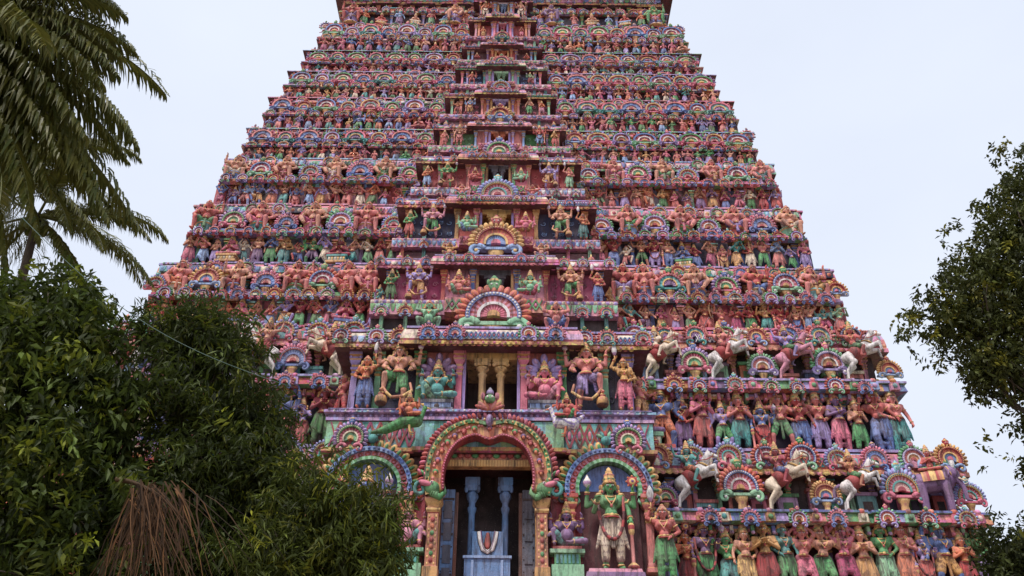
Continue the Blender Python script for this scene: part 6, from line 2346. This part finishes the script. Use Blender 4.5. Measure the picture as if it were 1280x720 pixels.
# ---- left: two dark leafy trees, a finer-leaved one nearer the door
broad_tree('leafy_tree', (-6.2, -15.2, 0),
           [(-6.5, -15.2, 7.5, 1.35, 1.2, 1.05), (-6.7, -15.1, 8.35, .75, .8, .6), (-5.75, -15.2, 8.3, .6, .7, .5), (-5.5, -15.4, 7.6, .9, 1.0, .85), (-5.6, -15.6, 6.4, 1.25, 1.1, 1.1), (-5.0, -15.7, 5.2, 1.2, 1.0, 1.0), (-6.4, -15.2, 5.6, 1.2, 1.1, 1.2),
            (-6.2, -15.0, 4.2, 1.3, 1.1, .9), (-4.75, -15.2, 6.6, .6, .7, .8), (-4.5, -15.2, 5.5, .6, .7, .7), (-4.6, -15.6, 4.2, 1.1, 1.0, .8)],
           3300, 11, .165, .058, (.046, .066, .011), 'broad dark green tree with glossy leaves at the left edge, below the coconut palms', 41, .30, .30, LEAF, .46, .22, .20, .40)
broad_tree('leafy_tree', (-3.7, -14.4, 0),
           [(-4.35, -14.6, 8.15, .75, .8, .62), (-3.75, -14.6, 8.05, .70, .8, .55), (-3.9, -14.7, 7.1, 1.0, .9, .8), (-3.1, -14.6, 6.75, .72, .8, .75), (-3.4, -14.8, 5.9, 1.0, .9, .8), (-2.65, -14.8, 5.85, .65, .8, .65),
            (-3.3, -14.8, 4.8, 1.1, .9, .8), (-2.3, -14.7, 4.9, .8, .8, .7)],
           3300, 11, .16, .036, (.038, .052, .010), 'dark narrow-leaved tree in the middle of the left trees, its top against the tower', 42, .30, .45, LEAF, .46, .2, .16, .45)
broad_tree('leafy_tree', (-1.5, -15.2, 0),
           [(-1.75, -15.4, 5.35, .72, .7, .62), (-1.15, -15.5, 5.15, .55, .6, .60), (-1.35, -15.4, 4.5, .75, .7, .6), (-2.1, -15.4, 4.6, .7, .7, .6), (-.98, -15.5, 4.62, .40, .5, .45)],
           1500, 12, .150, .026, (.058, .074, .012), 'small bushy tree with fine narrow leaves covering the left side of the doorway', 43, .26, .55, LEAF, .44, .1, .2, .5)

# ---- right: dark tree seen against the sky
broad_tree('leafy_tree', (13.2, -10.6, 0),
           [(12.3, -11, 14.2, 1.2, 1.2, 1.25), (11.3, -11, 12.9, 1.15, 1.2, 1.15), (10.5, -11, 11.9, 1.0, 1.1, .85), (9.6, -11, 10.9, 1.25, 1.1, 1.0), (11.0, -11, 10.9, 1.3, 1.2, 1.2), (10.2, -11, 9.75, .95, 1.0, .7),
            (9.7, -11.1, 9.6, .55, .6, .42), (10.5, -11, 8.7, .55, .6, .6), (10.35, -11, 7.75, .55, .6, .35), (12.4, -11, 11.8, 1.2, 1.2, 1.6)],
           3300, 12, .12, .060, (.056, .066, .013), 'dark ragged tree standing against the pale sky at the right edge', 44, .30, .25, LEAF_FAR, .3, .25, .12, .6,
           [(10.0 + .5 * math.sin(i * 2.1) - .04 * i, -11, 9.1 - .13 * i + .2 * math.cos(i * 3.3)) for i in range(12)] + [(8.75 + .1 * i, -11, 10.5 - .05 * i) for i in range(5)])
broad_tree('leafy_tree', (11.5, -10.0, 0),
           [(9.75, -10.2, 6.5, .75, .8, .6), (9.6, -10.2, 5.9, .6, .7, .6), (10.9, -10.2, 6.2, .9, .8, .8), (10.0, -10.2, 5.4, .7, .8, .6), (11.2, -10.2, 5.0, 1.0, .9, .9)],
           1300, 12, .125, .055, (.040, .050, .012), 'low dark tree top at the lower right corner beside the tower', 45, .28, .3, LEAF_FAR, .3, .15, .05, .5)

# ---- coconut palms at the left: azimuth, start slope, length, bend, hang, leaflet
palm((-13.6, -14, 0), (-12.05, -14, 16.3),
     [(3, 30, 5.1, 78, .75, 1.0), (8, 8, 5.2, 62, .85, 1.1), (5, -20, 5.9, 40, .9, 1.2), (2, -38, 7.0, 34, .9, 1.25), (12, -8, 6.4, 52, .9, 1.15), (6, -60, 6.8, 18, .95, 1.2), (16, -40, 6.8, 30, .95, 1.2), (14, -30, 7.2, 30, .95, 1.2), (20, -48, 7.0, 24, .95, 1.2), (-6, -52, 7.0, 24, .95, 1.2), (30, -18, 7.0, 40, .9, 1.1), (-24, -18, 7.2, 42, .9, 1.25), (-40, -8, 6.6, 60, .9, 1.2), (14, 52, 4.8, 95, .6, .95), (8, 14, 5.0, 62, .8, 1.05), (24, -6, 5.8, 50, .9, 1.05), (-8, 62, 5.2, 98, .6, 1.0),
      (-30, 40, 6.6, 85, .75, 1.1), (-60, 20, 6.6, 75, .8, 1.1), (30, 34, 6.0, 85, .65, 1.0), (-18, 24, 6.8, 66, .85, 1.15), (-55, -25, 6.4, 40, .95, 1.2), (5, -28, 6.0, 36, .95, 1.1), (-80, 5, 6.4, 70, .8, 1.1), (-34, -38, 6.4, 30, .95, 1.2),
      (10, 22, 5.2, 70, .8, 1.1), (0, -6, 5.6, 50, .9, 1.15), (10, -34, 6.2, 32, .95, 1.2), (4, -50, 7.4, 24, .95, 1.2), (18, -22, 6.2, 40, .9, 1.15), (-4, 45, 5.0, 90, .7, 1.0), (22, 40, 4.8, 90, .7, 1.0), (28, -55, 7.2, 20, .95, 1.2), (12, -68, 7.4, 14, .95, 1.15), (70, 40, 5.6, 95, .6, .95), (120, 35, 5.4, 100, .6, .9), (180, 30, 5.4, 95, .6, .9), (230, 30, 5.4, 95, .6, .9), (275, 40, 5.6, 90, .7, 1.0), (-5, 80, 5.8, 100, .5, .95)],
     'coconut palm with long drooping fronds reaching in from the upper left corner', 51, -.4)
palm((-13.5, -6, 0), (-14.9, -6, 19.3),
     [(-5, 22, 4.7, 75, .65, .85), (-20, -5, 4.8, 60, .8, .85), (8, 42, 4.7, 95, .6, .85), (22, 5, 4.6, 66, .75, .85), (-40, 10, 5.2, 80, .75, .85), (-60, 30, 5.2, 90, .65, .85), (-12, -28, 5.0, 40, .9, .9), (10, -22, 5.0, 42, .9, .9),
      (60, 40, 5.0, 90, .6, .8), (110, 30, 5.0, 90, .6, .8), (160, 30, 5.0, 90, .6, .8), (210, 30, 5.0, 90, .6, .8), (260, 30, 5.0, 90, .6, .8), (-30, 60, 5.0, 100, .5, .8), (-75, -15, 5.0, 50, .85, .85), (-40, -45, 5.0, 30, .95, .9)],
     'farther coconut palm whose dark trunk shows between the fronds and the trees', 52, -.25, .17)
palm((-12.4, -5.0, 0), (-13.7, -5.0, 17.9),
     [(-5, 10, 4.3, 70, .75, .8), (-25, -15, 4.5, 50, .85, .8), (15, 30, 4.3, 88, .65, .8), (-50, 20, 4.8, 80, .75, .8), (60, 30, 4.6, 90, .6, .75), (120, 30, 4.6, 90, .6, .75), (190, 30, 4.6, 90, .6, .75), (250, 30, 4.6, 90, .6, .75), (-10, -42, 4.6, 30, .95, .8), (15, -45, 4.4, 28, .95, .8), (150, -35, 4.6, 35, .9, .8), (185, -50, 4.6, 25, .95, .8), (170, -5, 4.8, 55, .85, .8), (5, -12, 4.8, 48, .85, .8)],
     'hindmost coconut palm with a short crown low behind the other palms', 53, .2, .15)

# ---- dead palm frond hanging in front of the left trees
rng = np.random.default_rng(61)
dfr = empty('dry_palm_frond', (-3.62, -16.5, 5.15))
mbr = MB(); mbl = MB()
pts = [np.array([0, 0, 0]) + np.array([-.25 + .95 * t, .05 - .1 * t, .10 - .10 * t - .45 * t * t]) for t in np.linspace(0, 1, 14)]
tube(mbr, pts, list(np.linspace(.03, .010, 14)), 6, (.07, .04, .02))
mbr.build('frond_stem', DRY, dfr)
V, F, C = [], [], []
for i in range(150):
    bunch = math.sin((i // 5) * 2.3)
    p = np.array([abs(rng.normal(0, .30)), rng.uniform(-.15, .15), rng.uniform(-.22, .06)])
    ang = math.radians(-104 + 46 * (bunch * .6 + .5) + rng.normal(0, 9) + 26 * p[0])
    L = rng.uniform(.6, 1.55)
    dv = np.array([math.cos(ang), rng.uniform(-.15, .15), math.sin(ang)])
    k = len(V); w = rng.uniform(.004, .012); c = p.copy(); kink = rng.normal(0, .10, 7)
    for s_ in range(7):
        u = s_ / 6
        ww = w * (1 - .75 * u)
        V += [c - np.array([ww, 0, 0]), c + np.array([ww, ww * .7, 0])]
        dv = unit(dv + np.array([kink[s_], 0, -.10]))
        c = c + dv * L / 6
    cc = np.array([.058, .027, .011]) * math.exp(rng.normal(0, .6))
    for s_ in range(6):
        F.append((k + 2 * s_, k + 2 * s_ + 1, k + 2 * s_ + 3, k + 2 * s_ + 2)); C.append(tuple(cc))
mbl.add(V, F, C)
mbl.build('leaflet', DRY, dfr)
tag(dfr, 'dead brown palm frond hanging with dry strands before the left trees', 'palm frond')

# ---- a string of thin cable sagging through the left trees
cb = MB()
for off in (0,):
    pts = [np.array([-5.9 + 4.0 * t, -16.75 - .15 * t + off * .4, 8.75 - 2.55 * t - .35 * math.sin(PI * t) - off]) for t in np.linspace(0, 1, 30)]
    tube(cb, pts, .0045, 5, 'teal')
o = cb.build('cable', WIRE)
tag(o, 'thin greenish cable sagging across the left trees', 'cable')

# ---- ground
gm = MB()
n = 40
gx = np.sign(np.linspace(-1, 1, n)) * np.abs(np.linspace(-1, 1, n)) ** 3 * 900
V = [(x, y, .12 * math.sin(x * .07) * math.cos(y * .05) * (1 if abs(x) > 25 or abs(y) > 30 else 0) - .01) for y in gx for x in gx]
F = [(j * n + i, j * n + i + 1, (j + 1) * n + i + 1, (j + 1) * n + i) for j in range(n - 1) for i in range(n - 1)]
gm.add(V, F, (.2, .16, .11))
o = gm.build('ground', EARTH); o['kind'] = 'structure'

# ---- daylight: bright thin overcast
w = bpy.data.worlds.new('World'); scene.world = w
w.use_nodes = True
nt = w.node_tree
for q in list(nt.nodes):
    nt.nodes.remove(q)
SUN_EL, SUN_AZ = math.radians(60), math.radians(214)     # azimuth of the sun from +y, clockwise
sky = nt.nodes.new('ShaderNodeTexSky'); sky.sky_type = 'NISHITA'
sky.sun_disc = False; sky.sun_elevation = SUN_EL; sky.sun_rotation = SUN_AZ
sky.air_density = 1.6; sky.dust_density = 5.0; sky.ozone_density = 1.0; sky.altitude = 50
bg = nt.nodes.new('ShaderNodeBackground'); bg.inputs['Strength'].default_value = .10
# thin high cloud over the blue: soft noise between hazy white and the clear sky
tc = nt.nodes.new('ShaderNodeTexCoord')
cl = ramp(nt, noise(nt, 1.4, 5, .55, stretched(nt, tc.outputs['Generated'], (1, 1, 2.0))), [(.25, .80), (.75, .98)])
nt.links.new(mix(nt, sky.outputs[0], (6.65, 7.15, 8.25), cl), bg.inputs[0])
out = nt.nodes.new('ShaderNodeOutputWorld')
nt.links.new(bg.outputs[0], out.inputs[0])

sd = bpy.data.lights.new('sun', 'SUN'); sd.energy = 2.4; sd.angle = math.radians(10); sd.color = (1.0, .94, .85)
so = bpy.data.objects.new('sun', sd); COL.objects.link(so)
# the direction the sun stands in
sv = Vector((math.sin(SUN_AZ) * math.cos(SUN_EL), math.cos(SUN_AZ) * math.cos(SUN_EL), math.sin(SUN_EL)))
so.rotation_euler = sv.to_track_quat('Z', 'Y').to_euler()
so.location = sv * 60

# ---- camera
cd = bpy.data.cameras.new('camera'); cam = bpy.data.objects.new('camera', cd); COL.objects.link(cam)
cd.sensor_width = 36; cd.lens = 30.94; cd.clip_start = .1; cd.clip_end = 3000
cam.location = (.60, -26, 1.6)
cam.rotation_mode = 'XYZ'
cam.matrix_world = Matrix.Translation((.60, -26, 1.6)) @ Matrix.Rotation(math.radians(90 + 33.42), 4, 'X') @ Matrix.Rotation(math.radians(.55), 4, 'Z')
scene.camera = cam

scene.render.engine = 'CYCLES'
scene.cycles.max_bounces = 6; scene.cycles.diffuse_bounces = 3; scene.cycles.glossy_bounces = 2
scene.cycles.transmission_bounces = 2; scene.cycles.transparent_max_bounces = 4
scene.cycles.use_denoising = True
vs = scene.view_settings
vs.view_transform = 'Standard'; vs.look = 'None'; vs.gamma = 1; vs.use_curve_mapping = False; vs.exposure = 0.38
print('statues', N_STAT[0])
